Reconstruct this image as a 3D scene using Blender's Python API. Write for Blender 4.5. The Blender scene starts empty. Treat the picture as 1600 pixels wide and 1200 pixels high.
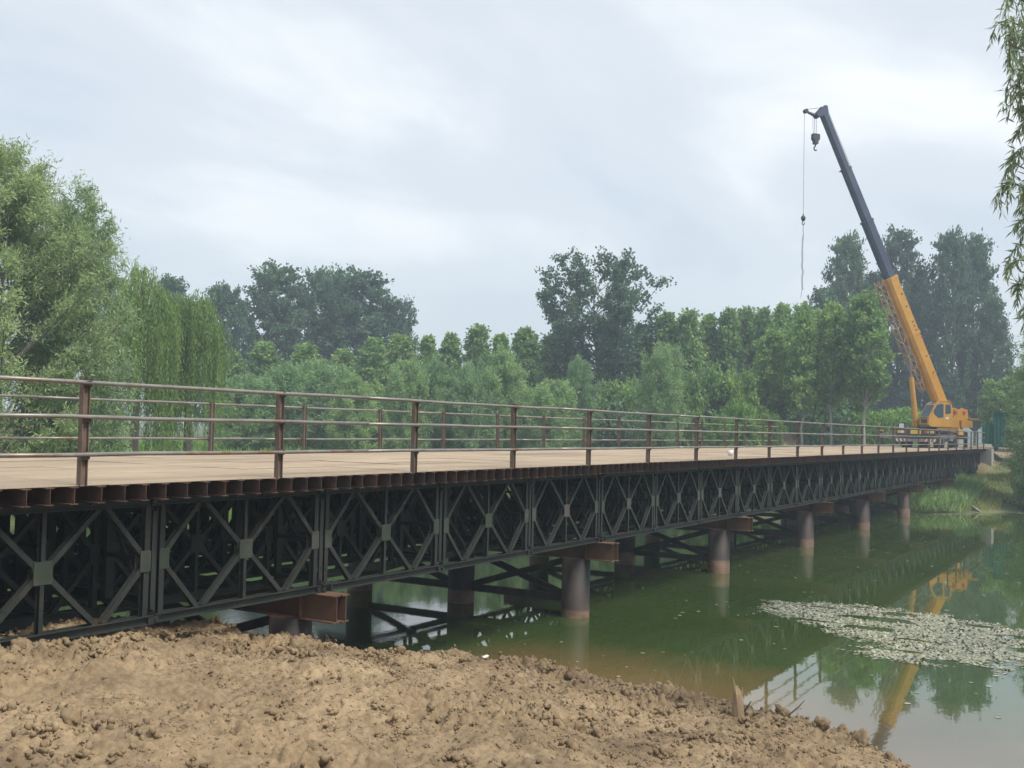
import bpy, math, random
import numpy as np

R = math.radians
scene = bpy.context.scene
col = scene.collection

# ------------------------------------------------------------------ camera
CAM = (-8.7707, -10.2688, 0.7181)
YAW, PITCH, ROLL, FPX = 0.541902, 0.0413836, 0.0218547, 1658.43
F_ = np.array([math.cos(YAW) * math.cos(PITCH), math.sin(YAW) * math.cos(PITCH), math.sin(PITCH)])
R0_ = np.array([math.sin(YAW), -math.cos(YAW), 0.0])
U0_ = np.cross(R0_, F_)
RR_ = R0_ * math.cos(ROLL) + U0_ * math.sin(ROLL)
UU_ = -R0_ * math.sin(ROLL) + U0_ * math.cos(ROLL)
from mathutils import Matrix, Vector
cam_data = bpy.data.cameras.new('camera')
cam = bpy.data.objects.new('camera', cam_data)
col.objects.link(cam)
M = Matrix(((RR_[0], UU_[0], -F_[0], CAM[0]), (RR_[1], UU_[1], -F_[1], CAM[1]), (RR_[2], UU_[2], -F_[2], CAM[2]), (0, 0, 0, 1)))
cam.matrix_world = M
cam_data.sensor_width = 36.0
cam_data.lens = FPX / 1600 * 36.0
cam_data.clip_end = 3000
cam_data.clip_start = 0.05
scene.camera = cam

# ------------------------------------------------------------------ world, sun, exposure
SUN_EL, SUN_AZ = R(57), R(-98)            # azimuth measured from +X towards +Y
world = bpy.data.worlds.new('World')
scene.world = world
world.use_nodes = True
wn, wl = world.node_tree.nodes, world.node_tree.links
wn.clear()
w_out = wn.new('ShaderNodeOutputWorld')
w_bg = wn.new('ShaderNodeBackground')
w_bg.inputs['Strength'].default_value = 0.1
sky = wn.new('ShaderNodeTexSky')
sky.sky_type = 'NISHITA'
sky.sun_disc = False
sky.sun_elevation = SUN_EL
sky.sun_rotation = R(90) - SUN_AZ
sky.air_density = 1.2
sky.dust_density = 2.0
tc = wn.new('ShaderNodeTexCoord')
sep = wn.new('ShaderNodeSeparateXYZ')
wl.new(tc.outputs['Generated'], sep.inputs[0])
# cloud sheet: direction projected on a plane overhead
mx = wn.new('ShaderNodeMath'); mx.operation = 'MAXIMUM'; mx.inputs[1].default_value = 0.0
wl.new(sep.outputs['Z'], mx.inputs[0])
ad = wn.new('ShaderNodeMath'); ad.operation = 'ADD'; ad.inputs[1].default_value = 0.16
wl.new(mx.outputs[0], ad.inputs[0])
dv = wn.new('ShaderNodeVectorMath'); dv.operation = 'DIVIDE'
cmb = wn.new('ShaderNodeCombineXYZ')
wl.new(ad.outputs[0], cmb.inputs[0]); wl.new(ad.outputs[0], cmb.inputs[1]); cmb.inputs[2].default_value = 1.0
wl.new(tc.outputs['Generated'], dv.inputs[0]); wl.new(cmb.outputs[0], dv.inputs[1])
mp = wn.new('ShaderNodeMapping')
mp.inputs['Rotation'].default_value = (0, 0, R(28))
mp.inputs['Scale'].default_value = (0.9, 1.45, 0.0)
mp.inputs['Location'].default_value = (1.3, 0.35, 0)
wl.new(dv.outputs[0], mp.inputs[0])
n1 = wn.new('ShaderNodeTexNoise')
n1.inputs['Scale'].default_value = 0.85; n1.inputs['Detail'].default_value = 7; n1.inputs['Roughness'].default_value = 0.5
n1.inputs['Distortion'].default_value = 0.35
wl.new(mp.outputs[0], n1.inputs['Vector'])
cr = wn.new('ShaderNodeValToRGB')
cr.color_ramp.interpolation = 'EASE'
e = cr.color_ramp.elements
e[0].position = 0.33; e[0].color = (4.1, 4.6, 5.2, 1)
e[1].position = 0.70; e[1].color = (7.0, 7.1, 7.2, 1)
k = e.new(0.50); k.color = (4.9, 5.25, 5.65, 1)
wl.new(n1.outputs['Fac'], cr.inputs['Fac'])
# towards the horizon the sheet turns to an even pale veil
hz = wn.new('ShaderNodeMapRange'); hz.inputs['From Min'].default_value = 0.0; hz.inputs['From Max'].default_value = 0.30
hz.interpolation_type = 'SMOOTHSTEP'
wl.new(sep.outputs['Z'], hz.inputs['Value'])
veil = wn.new('ShaderNodeMixRGB')
veil.inputs['Color1'].default_value = (4.7, 5.15, 5.6, 1)
wl.new(hz.outputs[0], veil.inputs['Fac']); wl.new(cr.outputs['Color'], veil.inputs['Color2'])
mixs = wn.new('ShaderNodeMixRGB'); mixs.inputs['Fac'].default_value = 0.88
wl.new(sky.outputs['Color'], mixs.inputs['Color1']); wl.new(veil.outputs['Color'], mixs.inputs['Color2'])
wl.new(mixs.outputs['Color'], w_bg.inputs['Color'])
wl.new(w_bg.outputs[0], w_out.inputs['Surface'])

sun_d = bpy.data.lights.new('sun', 'SUN')
sun_d.energy = 2.7
sun_d.angle = R(18)
sun_d.color = (1.0, 0.95, 0.88)
sun = bpy.data.objects.new('sun', sun_d)
col.objects.link(sun)
sv = Vector((math.cos(SUN_EL) * math.cos(SUN_AZ), math.cos(SUN_EL) * math.sin(SUN_AZ), math.sin(SUN_EL)))
sun.rotation_euler = sv.to_track_quat('Z', 'Y').to_euler()

vs = scene.view_settings
vs.view_transform = 'Standard'; vs.look = 'None'; vs.gamma = 1.0; vs.use_curve_mapping = False
vs.exposure = 0.77
cy = scene.cycles
cy.use_denoising = True
cy.max_bounces = 6; cy.diffuse_bounces = 4; cy.glossy_bounces = 3; cy.transmission_bounces = 3
cy.volume_bounces = 0; cy.transparent_max_bounces = 6
cy.use_adaptive_sampling = True; cy.adaptive_threshold = 0.02
cy.caustics_reflective = False; cy.caustics_refractive = False

ZW = -3.35                                  # water level; the bridge deck is z = 0


def spot(px, depth):                        # plan position at a column of the view, depth metres ahead
    lat = (px - 800) / FPX * depth
    return (CAM[0] + depth * math.cos(YAW) + lat * math.sin(YAW), CAM[1] + depth * math.sin(YAW) - lat * math.cos(YAW))


def level(px, py, depth):                   # height that shows at that pixel row
    hor = 668.6 + (px - 800) * 0.02186
    return CAM[2] + (hor - py) / FPX * depth


# ------------------------------------------------------------------ material helpers
def new_mat(name):
    m = bpy.data.materials.new(name)
    m.use_nodes = True
    nt = m.node_tree
    b = nt.nodes['Principled BSDF']
    return m, nt, b


def rgba(c): return (c[0], c[1], c[2], 1)


def noise(nt, scale, detail=4, rough=0.55, coord='Object', stretch=None, dist=0.0):
    t = nt.nodes.new('ShaderNodeTexCoord')
    n = nt.nodes.new('ShaderNodeTexNoise')
    n.inputs['Scale'].default_value = scale; n.inputs['Detail'].default_value = detail
    n.inputs['Roughness'].default_value = rough; n.inputs['Distortion'].default_value = dist
    if coord == 'World':
        g = nt.nodes.new('ShaderNodeNewGeometry'); src = g.outputs['Position']
    else:
        src = t.outputs[coord]
    if stretch:
        mpn = nt.nodes.new('ShaderNodeMapping'); mpn.inputs['Scale'].default_value = stretch
        nt.links.new(src, mpn.inputs[0]); src = mpn.outputs[0]
    nt.links.new(src, n.inputs['Vector'])
    return n.outputs['Fac']


def ramp(nt, fac, stops):
    r = nt.nodes.new('ShaderNodeValToRGB')
    el = r.color_ramp.elements
    el[0].position = stops[0][0]; el[0].color = rgba(stops[0][1])
    el[1].position = stops[-1][0]; el[1].color = rgba(stops[-1][1])
    for p, c in stops[1:-1]:
        x = el.new(p); x.color = rgba(c)
    nt.links.new(fac, r.inputs['Fac'])
    return r.outputs['Color']


def mix(nt, fac, a, b, mode='MIX'):
    m = nt.nodes.new('ShaderNodeMixRGB'); m.blend_type = mode
    for s, v in (('Fac', fac), ('Color1', a), ('Color2', b)):
        if isinstance(v, (int, float)): m.inputs[s].default_value = v
        elif isinstance(v, tuple): m.inputs[s].default_value = rgba(v)
        else: nt.links.new(v, m.inputs[s])
    return m.outputs['Color']


def bump(nt, b, h, strength, dist):
    n = nt.nodes.new('ShaderNodeBump')
    n.inputs['Strength'].default_value = strength; n.inputs['Distance'].default_value = dist
    nt.links.new(h, n.inputs['Height']); nt.links.new(n.outputs[0], b.inputs['Normal'])


def worn(name, base, alt, scale=3.0, lo=0.4, hi=0.62, rough=0.6, metal=0.0, bmp=0.15, stretch=None, coord='World', extra=None):
    m, nt, b = new_mat(name)
    f = noise(nt, scale, 6, 0.62, coord, stretch)
    c = ramp(nt, f, [(lo, base), (hi, alt)])
    f2 = noise(nt, scale * 9, 4, 0.6, coord)
    c = mix(nt, 0.5, c, ramp(nt, f2, [(0.3, (0.72, 0.72, 0.72)), (0.75, (1.12, 1.1, 1.08))]), 'MULTIPLY')
    if extra:
        f3 = noise(nt, extra[1], 5, 0.65, coord)
        c = mix(nt, ramp(nt, f3, [(extra[2], (0, 0, 0)), (extra[3], (1, 1, 1))]), c, extra[0])
    nt.links.new(c, b.inputs['Base Color'])
    b.inputs['Roughness'].default_value = rough; b.inputs['Metallic'].default_value = metal
    if bmp: bump(nt, b, f2, bmp, 0.01)
    return m


def plain(name, c, rough=0.5, metal=0.0):
    m, nt, b = new_mat(name)
    f = noise(nt, 6, 4, 0.6, 'World')
    cc = mix(nt, 0.35, c, ramp(nt, f, [(0.3, (0.6, 0.6, 0.6)), (0.7, (1.15, 1.15, 1.15))]), 'MULTIPLY')
    nt.links.new(cc, b.inputs['Base Color'])
    b.inputs['Roughness'].default_value = rough; b.inputs['Metallic'].default_value = metal
    return m


MAT = {}
MAT['truss'] = worn('truss_paint', (0.021, 0.025, 0.022), (0.032, 0.036, 0.031), 1.6, 0.38, 0.66, 0.6, 0, 0.1, extra=((0.062, 0.044, 0.031), 2.2, 0.57, 0.72))
MAT['truss'].node_tree.nodes['Principled BSDF'].inputs['Specular IOR Level'].default_value = 0.3
MAT['truss_in'] = MAT['truss']
MAT['gusset'] = worn('gusset_paint', (0.027, 0.040, 0.024), (0.040, 0.047, 0.037), 1.1, 0.42, 0.6, 0.5, 0, 0.08, extra=((0.075, 0.062, 0.054), 0.55, 0.53, 0.62))
MAT['rust'] = worn('rust_steel', (0.046, 0.027, 0.020), (0.105, 0.052, 0.031), 2.4, 0.36, 0.66, 0.8, 0, 0.3, extra=((0.04, 0.032, 0.03), 1.3, 0.52, 0.66))
MAT['cap'] = worn('cap_rust', (0.085, 0.034, 0.021), (0.145, 0.082, 0.048), 1.2, 0.35, 0.65, 0.75, 0, 0.2)
MAT['post'] = worn('post_rust', (0.105, 0.072, 0.056), (0.165, 0.115, 0.085), 3.5, 0.4, 0.62, 0.75, 0, 0.25, extra=((0.10, 0.085, 0.08), 2.0, 0.52, 0.64))
MAT['pipe'] = worn('pipe_steel', (0.20, 0.19, 0.175), (0.27, 0.25, 0.22), 3.0, 0.4, 0.6, 0.42, 0.35, 0.1, extra=((0.19, 0.115, 0.075), 1.1, 0.54, 0.64))
MAT['weld'] = worn('weld_rust', (0.05, 0.032, 0.026), (0.09, 0.05, 0.036), 9, 0.4, 0.6, 0.85, 0, 0.3)
MAT['brace'] = worn('brace_dark', (0.03, 0.025, 0.022), (0.055, 0.042, 0.034), 2, 0.4, 0.6, 0.75, 0, 0.1)
MAT['concrete'] = worn('concrete', (0.26, 0.26, 0.25), (0.36, 0.35, 0.33), 0.9, 0.35, 0.65, 0.85, 0, 0.2, stretch=(1, 1, 0.25))


def pile_mat():
    m, nt, b = new_mat('pile_steel')
    g = nt.nodes.new('ShaderNodeNewGeometry')
    s = nt.nodes.new('ShaderNodeSeparateXYZ'); nt.links.new(g.outputs['Position'], s.inputs[0])
    f = noise(nt, 2.2, 6, 0.65, 'World', (1, 1, 0.6))
    base = ramp(nt, f, [(0.34, (0.024, 0.021, 0.021)), (0.52, (0.042, 0.031, 0.026)), (0.72, (0.105, 0.050, 0.027))])
    band = ramp(nt, noise(nt, 5, 5, 0.6, 'World'), [(0.3, (0.10, 0.052, 0.031)), (0.7, (0.18, 0.118, 0.078))])
    wob = nt.nodes.new('ShaderNodeMath'); wob.operation = 'MULTIPLY_ADD'; wob.inputs[1].default_value = 0.12
    pv_ = nt.nodes.new('ShaderNodeMath'); pv_.operation = 'MULTIPLY_ADD'; pv_.inputs[1].default_value = 0.7
    nt.links.new(noise(nt, 0.13, 0, 0.5, 'World', (1, 1, 0)), pv_.inputs[0]); nt.links.new(s.outputs['Z'], pv_.inputs[2])
    nt.links.new(f, wob.inputs[0]); nt.links.new(pv_.outputs[0], wob.inputs[2])
    mr = nt.nodes.new('ShaderNodeMapRange'); mr.inputs['From Min'].default_value = ZW + 0.70; mr.inputs['From Max'].default_value = ZW + 0.76
    mr.inputs['To Min'].default_value = 1; mr.inputs['To Max'].default_value = 0
    nt.links.new(wob.outputs[0], mr.inputs['Value'])
    c = mix(nt, mr.outputs[0], base, band)
    nt.links.new(c, b.inputs['Base Color']); b.inputs['Roughness'].default_value = 0.7
    bump(nt, b, noise(nt, 14, 4, 0.6, 'World'), 0.3, 0.01)
    return m


MAT['pile'] = pile_mat()


def deck_mat():
    m, nt, b = new_mat('dusty_checker_plate')
    f = noise(nt, 0.5, 7, 0.62, 'World', (0.28, 1.6, 1))
    c = ramp(nt, f, [(0.30, (0.165, 0.125, 0.092)), (0.48, (0.335, 0.262, 0.182)), (0.75, (0.43, 0.34, 0.232))])
    f2 = noise(nt, 9, 5, 0.7, 'World', (0.4, 1, 1))
    c = mix(nt, 0.45, c, ramp(nt, f2, [(0.3, (0.66, 0.63, 0.6)), (0.68, (1.15, 1.12, 1.08))]), 'MULTIPLY')
    oi = nt.nodes.new('ShaderNodeObjectInfo')
    c = mix(nt, 0.6, c, ramp(nt, oi.outputs['Random'], [(0, (0.8, 0.78, 0.76)), (1, (1.12, 1.1, 1.06))]), 'MULTIPLY')
    nt.links.new(c, b.inputs['Base Color']); b.inputs['Roughness'].default_value = 0.8
    # lozenge pattern of checker plate as fine relief
    g = nt.nodes.new('ShaderNodeNewGeometry')
    mpn = nt.nodes.new('ShaderNodeMapping'); mpn.inputs['Rotation'].default_value = (0, 0, R(45)); mpn.inputs['Scale'].default_value = (22, 22, 22)
    nt.links.new(g.outputs['Position'], mpn.inputs[0])
    ck = nt.nodes.new('ShaderNodeTexChecker'); ck.inputs['Scale'].default_value = 1.0
    nt.links.new(mpn.outputs[0], ck.inputs['Vector'])
    bump(nt, b, ck.outputs['Fac'], 0.5, 0.004)
    return m


MAT['deck'] = deck_mat()


def leaf_mat(name, c0, c1, trans=0.42):
    m, nt, b = new_mat(name)
    a = nt.nodes.new('ShaderNodeAttribute'); a.attribute_name = 'tint'
    oi = nt.nodes.new('ShaderNodeObjectInfo')
    c = ramp(nt, a.outputs['Fac'], [(0.0, c0), (1.0, c1)])
    c = mix(nt, 0.55, c, ramp(nt, oi.outputs['Random'], [(0, (0.72, 0.80, 0.86)), (0.5, (1, 1, 1)), (1, (1.22, 1.14, 0.92))]), 'MULTIPLY')
    f = noise(nt, 0.35, 3, 0.5, 'World')
    c = mix(nt, 0.4, c, ramp(nt, f, [(0.35, (0.7, 0.75, 0.8)), (0.65, (1.2, 1.18, 1.05))]), 'MULTIPLY')
    nt.links.new(c, b.inputs['Base Color'])
    b.inputs['Roughness'].default_value = 0.5
    b.inputs['Specular IOR Level'].default_value = 0.22
    t = nt.nodes.new('ShaderNodeBsdfTranslucent'); nt.links.new(c, t.inputs['Color'])
    ms = nt.nodes.new('ShaderNodeMixShader'); ms.inputs['Fac'].default_value = trans
    nt.links.new(b.outputs[0], ms.inputs[1]); nt.links.new(t.outputs[0], ms.inputs[2])
    nt.links.new(ms.outputs[0], nt.nodes['Material Output'].inputs['Surface'])
    return m


MAT['lf_poplar'] = leaf_mat('poplar_leaf', (0.105, 0.200, 0.065), (0.340, 0.500, 0.155))
MAT['lf_dark'] = leaf_mat('dark_poplar_leaf', (0.045, 0.085, 0.055), (0.170, 0.280, 0.160))
MAT['lf_shrub'] = leaf_mat('willow_shrub_leaf', (0.160, 0.270, 0.120), (0.380, 0.540, 0.250))
MAT['lf_willow'] = leaf_mat('willow_leaf', (0.180, 0.260, 0.115), (0.440, 0.560, 0.270))
MAT['lf_weep'] = leaf_mat('weeping_willow_leaf', (0.130, 0.215, 0.060), (0.300, 0.430, 0.130))
MAT['lf_near'] = leaf_mat('near_willow_leaf', (0.170, 0.230, 0.130), (0.420, 0.500, 0.280))
MAT['lf_bright'] = leaf_mat('bright_leaf', (0.100, 0.200, 0.040), (0.280, 0.460, 0.110))
MAT['grass'] = leaf_mat('grass_blade', (0.150, 0.180, 0.055), (0.380, 0.400, 0.140), 0.2)
MAT['bark'] = worn('bark', (0.10, 0.085, 0.065), (0.18, 0.16, 0.13), 5, 0.35, 0.65, 0.9, 0, 0.4, stretch=(1, 1, 0.3))
MAT['palebark'] = worn('pale_bark', (0.26, 0.27, 0.24), (0.38, 0.39, 0.35), 4, 0.35, 0.65, 0.85, 0, 0.2, stretch=(1, 1, 0.4))


def soil_mat(name='loose_soil'):
    m, nt, b = new_mat(name)
    f = noise(nt, 0.8, 8, 0.68, 'World')
    c = ramp(nt, f, [(0.35, (0.122, 0.085, 0.048)), (0.47, (0.203, 0.146, 0.083)), (0.64, (0.295, 0.220, 0.130))])
    f2 = noise(nt, 14, 6, 0.7, 'World')
    c = mix(nt, 0.7, c, ramp(nt, f2, [(0.34, (0.50, 0.47, 0.44)), (0.58, (1.1, 1.08, 1.05))]), 'MULTIPLY')
    return m, nt, b, c, f2


MAT['clod'], nt_, b_, c_, f_ = soil_mat('soil_clod')
nt_.links.new(c_, b_.inputs['Base Color']); b_.inputs['Roughness'].default_value = 0.95
bump(nt_, b_, noise(nt_, 40, 4, 0.6, 'World'), 0.4, 0.006)

MAT['ground'], nt_, b_, c_, f_ = soil_mat('soil_and_grass_ground')
a_ = nt_.nodes.new('ShaderNodeAttribute'); a_.attribute_name = 'soil'
gc_ = ramp(nt_, noise(nt_, 0.4, 6, 0.65, 'World'), [(0.3, (0.07, 0.075, 0.03)), (0.5, (0.09, 0.125, 0.035)), (0.7, (0.15, 0.14, 0.065))])
gc_ = mix(nt_, 0.6, gc_, ramp(nt_, noise(nt_, 7, 5, 0.7, 'World'), [(0.3, (0.5, 0.5, 0.5)), (0.7, (1.25, 1.25, 1.2))]), 'MULTIPLY')
nt_.links.new(mix(nt_, a_.outputs['Fac'], gc_, c_), b_.inputs['Base Color'])
b_.inputs['Roughness'].default_value = 0.95
bump(nt_, b_, noise(nt_, 26, 4, 0.6, 'World'), 0.5, 0.012)


def water_mat():
    m, nt, b = new_mat('murky_green_water')
    a = nt.nodes.new('ShaderNodeAttribute'); a.attribute_name = 'silt'
    f = noise(nt, 0.22, 5, 0.55, 'World')
    green = ramp(nt, f, [(0.3, (0.032, 0.056, 0.015)), (0.7, (0.047, 0.074, 0.022))])
    wig = nt.nodes.new('ShaderNodeMath'); wig.operation = 'MULTIPLY_ADD'; wig.inputs[1].default_value = 0.5
    sb = nt.nodes.new('ShaderNodeMath'); sb.operation = 'SUBTRACT'; sb.inputs[1].default_value = 0.5
    nt.links.new(noise(nt, 0.8, 4, 0.55, 'World', None, 1.2), sb.inputs[0])
    nt.links.new(sb.outputs[0], wig.inputs[0]); nt.links.new(a.outputs['Fac'], wig.inputs[2])
    c = mix(nt, ramp(nt, wig.outputs[0], [(0.12, (0, 0, 0)), (0.85, (1, 1, 1))]), green, (0.155, 0.112, 0.045))
    nt.links.new(c, b.inputs['Base Color'])
    b.inputs['Roughness'].default_value = 0.02
    b.inputs['IOR'].default_value = 1.72
    # light ripple, stronger in wind patches
    w1 = noise(nt, 1.6, 3, 0.5, 'World', (1, 1.8, 1))
    w2 = noise(nt, 9.0, 3, 0.5, 'World', (1, 1.5, 1))
    a2 = nt.nodes.new('ShaderNodeAttribute'); a2.attribute_name = 'ripple'
    ml = nt.nodes.new('ShaderNodeMath'); ml.operation = 'MULTIPLY'
    nt.links.new(w2, ml.inputs[0]); nt.links.new(a2.outputs['Fac'], ml.inputs[1])
    sm = nt.nodes.new('ShaderNodeMath'); sm.operation = 'MULTIPLY_ADD'; sm.inputs[1].default_value = 0.25
    nt.links.new(w1, sm.inputs[0]); nt.links.new(ml.outputs[0], sm.inputs[2])
    bump(nt, b, sm.outputs[0], 0.12, 0.03)
    return m


MAT['water'] = water_mat()
MAT['yellow'] = worn('crane_yellow', (0.47, 0.240, 0.042), (0.55, 0.290, 0.055), 1.2, 0.35, 0.65, 0.42, 0, 0.05, extra=((0.24, 0.12, 0.04), 1.6, 0.62, 0.76))
MAT['boom_grey'] = worn('boom_grey', (0.042, 0.056, 0.100), (0.060, 0.076, 0.128), 0.9, 0.35, 0.65, 0.45, 0, 0.05)
MAT['crane_dark'] = plain('crane_dark', (0.035, 0.036, 0.04), 0.6)
MAT['crane_grey'] = worn('crane_grey', (0.16, 0.16, 0.165), (0.26, 0.25, 0.24), 2, 0.35, 0.65, 0.6)
MAT['tyre'] = plain('tyre', (0.02, 0.02, 0.021), 0.85)
MAT['red'] = plain('lamp_red', (0.42, 0.06, 0.03), 0.4)
MAT['white'] = plain('white_paint', (0.66, 0.65, 0.62), 0.5)
MAT['plate'] = plain('yellow_plate', (0.65, 0.42, 0.05), 0.5)
MAT['cable'] = plain('cable', (0.06, 0.06, 0.065), 0.5, 0.3)
MAT['jib'] = worn('jib_paint', (0.42, 0.20, 0.08), (0.46, 0.34, 0.22), 1.5, 0.35, 0.65, 0.5, 0, 0.05)
MAT['cabin'] = worn('green_sheet', (0.008, 0.085, 0.072), (0.012, 0.12, 0.095), 0.8, 0.35, 0.65, 0.45, 0, 0.05)
MAT['wood'] = worn('weathered_wood', (0.24, 0.165, 0.095), (0.40, 0.30, 0.185), 9, 0.3, 0.7, 0.85, 0, 0.5, stretch=(1, 1, 0.15))
MAT['pad'] = leaf_mat('floating_leaf', (0.13, 0.14, 0.09), (0.36, 0.36, 0.28), 0.0)


def glass_mat():
    m, nt, b = new_mat('cab_glass')
    b.inputs['Base Color'].default_value = (0.045, 0.085, 0.12, 1)
    b.inputs['Roughness'].default_value = 0.05; b.inputs['IOR'].default_value = 1.5
    return m


MAT['glass'] = glass_mat()


# ------------------------------------------------------------------ object helpers
def tag(o, label=None, cat=None, group=None, kind=None):
    if label: o['label'] = label
    if cat: o['category'] = cat
    if group: o['group'] = group
    if kind: o['kind'] = kind
    return o


def empty(name, loc=(0, 0, 0), rz=0.0):
    o = bpy.data.objects.new(name, None)
    o.location = loc; o.rotation_euler = (0, 0, rz); o.empty_display_size = 0.3
    col.objects.link(o)
    return o


def link(name, mesh, parent=None, loc=(0, 0, 0), rot=(0, 0, 0), scale=(1, 1, 1)):
    o = bpy.data.objects.new(name, mesh)
    o.location = loc; o.rotation_euler = rot; o.scale = scale
    if parent: o.parent = parent
    col.objects.link(o)
    return o


class MB:
    def __init__(s): s.v = []; s.f = []

    def add(s, vs, fs):
        n = len(s.v); s.v.extend([tuple(map(float, p)) for p in vs]); s.f.extend([tuple(i + n for i in q) for q in fs])

    def box(s, lo, hi):
        x0, y0, z0 = lo; x1, y1, z1 = hi
        s.add([(x0, y0, z0), (x1, y0, z0), (x1, y1, z0), (x0, y1, z0), (x0, y0, z1), (x1, y0, z1), (x1, y1, z1), (x0, y1, z1)],
              [(0, 3, 2, 1), (4, 5, 6, 7), (0, 1, 5, 4), (1, 2, 6, 5), (2, 3, 7, 6), (3, 0, 4, 7)])

    def prism(s, p0, p1, prof, side=None, prof1=None):
        # profile (u, v) swept from p0 to p1; u along 'side', v along axis x side
        p0 = np.array(p0, float); p1 = np.array(p1, float)
        a = p1 - p0; a /= np.linalg.norm(a)
        sd = np.array(side if side is not None else ((0, 0, 1) if abs(a[2]) < 0.9 else (1, 0, 0)), float)
        sd = sd - a * (sd @ a); sd /= np.linalg.norm(sd)
        w = np.cross(a, sd)
        n = len(prof); q = prof1 or prof
        vs = [p0 + sd * u + w * v for u, v in prof] + [p1 + sd * u + w * v for u, v in q]
        fs = [(i, (i + 1) % n, n + (i + 1) % n, n + i) for i in range(n)] + [tuple(range(n - 1, -1, -1)), tuple(range(n, 2 * n))]
        s.add(vs, fs)

    def tube(s, p0, p1, r0, r1=None, n=8):
        r1 = r0 if r1 is None else r1
        s.prism(p0, p1, [(r0 * math.cos(t), r0 * math.sin(t)) for t in np.linspace(0, 2 * math.pi, n, endpoint=False)],
                prof1=[(r1 * math.cos(t), r1 * math.sin(t)) for t in np.linspace(0, 2 * math.pi, n, endpoint=False)])

    def path(s, pts, rad, n=6):
        pts = [np.array(p, float) for p in pts]
        rings = []
        for i, p in enumerate(pts):
            a = pts[min(i + 1, len(pts) - 1)] - pts[max(i - 1, 0)]; a = a / (np.linalg.norm(a) + 1e-9)
            sd = np.array((1.0, 0.13, 0)) if abs(a[0]) < 0.9 else np.array((0, 1.0, 0))
            sd = sd - a * (sd @ a); sd /= np.linalg.norm(sd); w = np.cross(a, sd)
            rings.append([p + rad[i] * (sd * math.cos(t) + w * math.sin(t)) for t in np.linspace(0, 2 * math.pi, n, endpoint=False)])
        base = len(s.v)
        for r_ in rings: s.v.extend([tuple(x) for x in r_])
        for i in range(len(pts) - 1):
            for j in range(n):
                s.f.append((base + i * n + j, base + i * n + (j + 1) % n, base + (i + 1) * n + (j + 1) % n, base + (i + 1) * n + j))
        s.f.append(tuple(base + j for j in range(n - 1, -1, -1)))
        e_ = base + (len(pts) - 1) * n
        s.f.append(tuple(e_ + j for j in range(n)))

    def mesh(s, name, m, smooth=False, bevel=0):
        me = bpy.data.meshes.new(name)
        me.from_pydata(s.v, [], s.f)
        me.materials.append(MAT[m] if isinstance(m, str) else m)
        if smooth: me.polygons.foreach_set('use_smooth', [True] * len(me.polygons))
        me.update()
        return me

    def build(s, name, m, parent=None, smooth=False, **kw):
        return link(name, s.mesh(name, m, smooth), parent, **kw)


def ibeam(h, w, tw, tf):                    # I profile, h along u, w along v
    a, b, c, d = h / 2, w / 2, tw / 2, h / 2 - tf
    return [(-a, -b), (-a, b), (-d, b), (-d, c), (d, c), (d, b), (a, b), (a, -b), (d, -b), (d, -c), (-d, -c), (-d, -b)]


def fast_mesh(name, V, F, m, attrs=None, smooth=False):
    # V (n,3), F (k,q) all the same size
    me = bpy.data.meshes.new(name)
    V = np.ascontiguousarray(V, np.float32); F = np.ascontiguousarray(F, np.int32)
    k, q = F.shape
    me.vertices.add(len(V)); me.vertices.foreach_set('co', V.ravel())
    me.loops.add(k * q); me.loops.foreach_set('vertex_index', F.ravel())
    me.polygons.add(k); me.polygons.foreach_set('loop_start', np.arange(0, k * q, q, dtype=np.int32))
    if smooth: me.polygons.foreach_set('use_smooth', np.ones(k, bool))
    me.update(calc_edges=True)
    for an, av in (attrs or {}).items():
        at = me.attributes.new(an, 'FLOAT', 'POINT')
        at.data.foreach_set('value', np.ascontiguousarray(av, np.float32))
    me.materials.append(MAT[m] if isinstance(m, str) else m)
    return me


# ------------------------------------------------------------------ ground and water
rng = np.random.default_rng(7)


def vnoise(x, y, seed):
    g = np.random.default_rng(seed).random((256, 256))
    xi = np.floor(x).astype(int); yi = np.floor(y).astype(int)
    u = x - xi; v = y - yi
    u = u * u * (3 - 2 * u); v = v * v * (3 - 2 * v)
    a = g[xi % 256, yi % 256]; b = g[(xi + 1) % 256, yi % 256]; c = g[xi % 256, (yi + 1) % 256]; d = g[(xi + 1) % 256, (yi + 1) % 256]
    return (a * (1 - u) + b * u) * (1 - v) + (c * (1 - u) + d * u) * v


SHORE = np.array([(8, -18), (8, -12.2), (5.4, -11.0), (3.5, -9.8), (3.5, -8.9), (4.2, -8.15), (4.95, -7.5), (5.3, -6.4), (5.6, -5.2), (6.1, -3.4), (6.2, -1.9), (5.4, -0.7),
                  (4.5, -0.1), (3.4, 0.8), (2.2, 1.9), (1.5, 4), (1.8, 7.2), (2.6, 9.5), (1.0, 12), (-3, 14.5), (-4, 18), (4, 23), (14, 26), (30, 30), (46, 35), (55, 34),
                  (58, 24), (55, 14), (52, 7), (51, 2), (52.5, -1.2), (56, -3.6), (60, -5), (66, -10), (72, -22), (76, -60), (10, -60)], float)


def shore_dist(x, y):                       # + on land, - in the water
    P = SHORE; Q = np.roll(SHORE, -1, 0)
    d2 = np.full(x.shape, 1e9); inside = np.zeros(x.shape, bool)
    for (ax, ay), (bx, by) in zip(P, Q):
        ex, ey = bx - ax, by - ay
        t = np.clip(((x - ax) * ex + (y - ay) * ey) / (ex * ex + ey * ey), 0, 1)
        d2 = np.minimum(d2, (x - ax - t * ex) ** 2 + (y - ay - t * ey) ** 2)
        c = ((ay > y) != (by > y)) & (x < ex * (y - ay) / (ey + 1e-12) + ax)
        inside ^= c
    d = np.sqrt(d2)
    return np.where(inside, -d, d)


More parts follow.
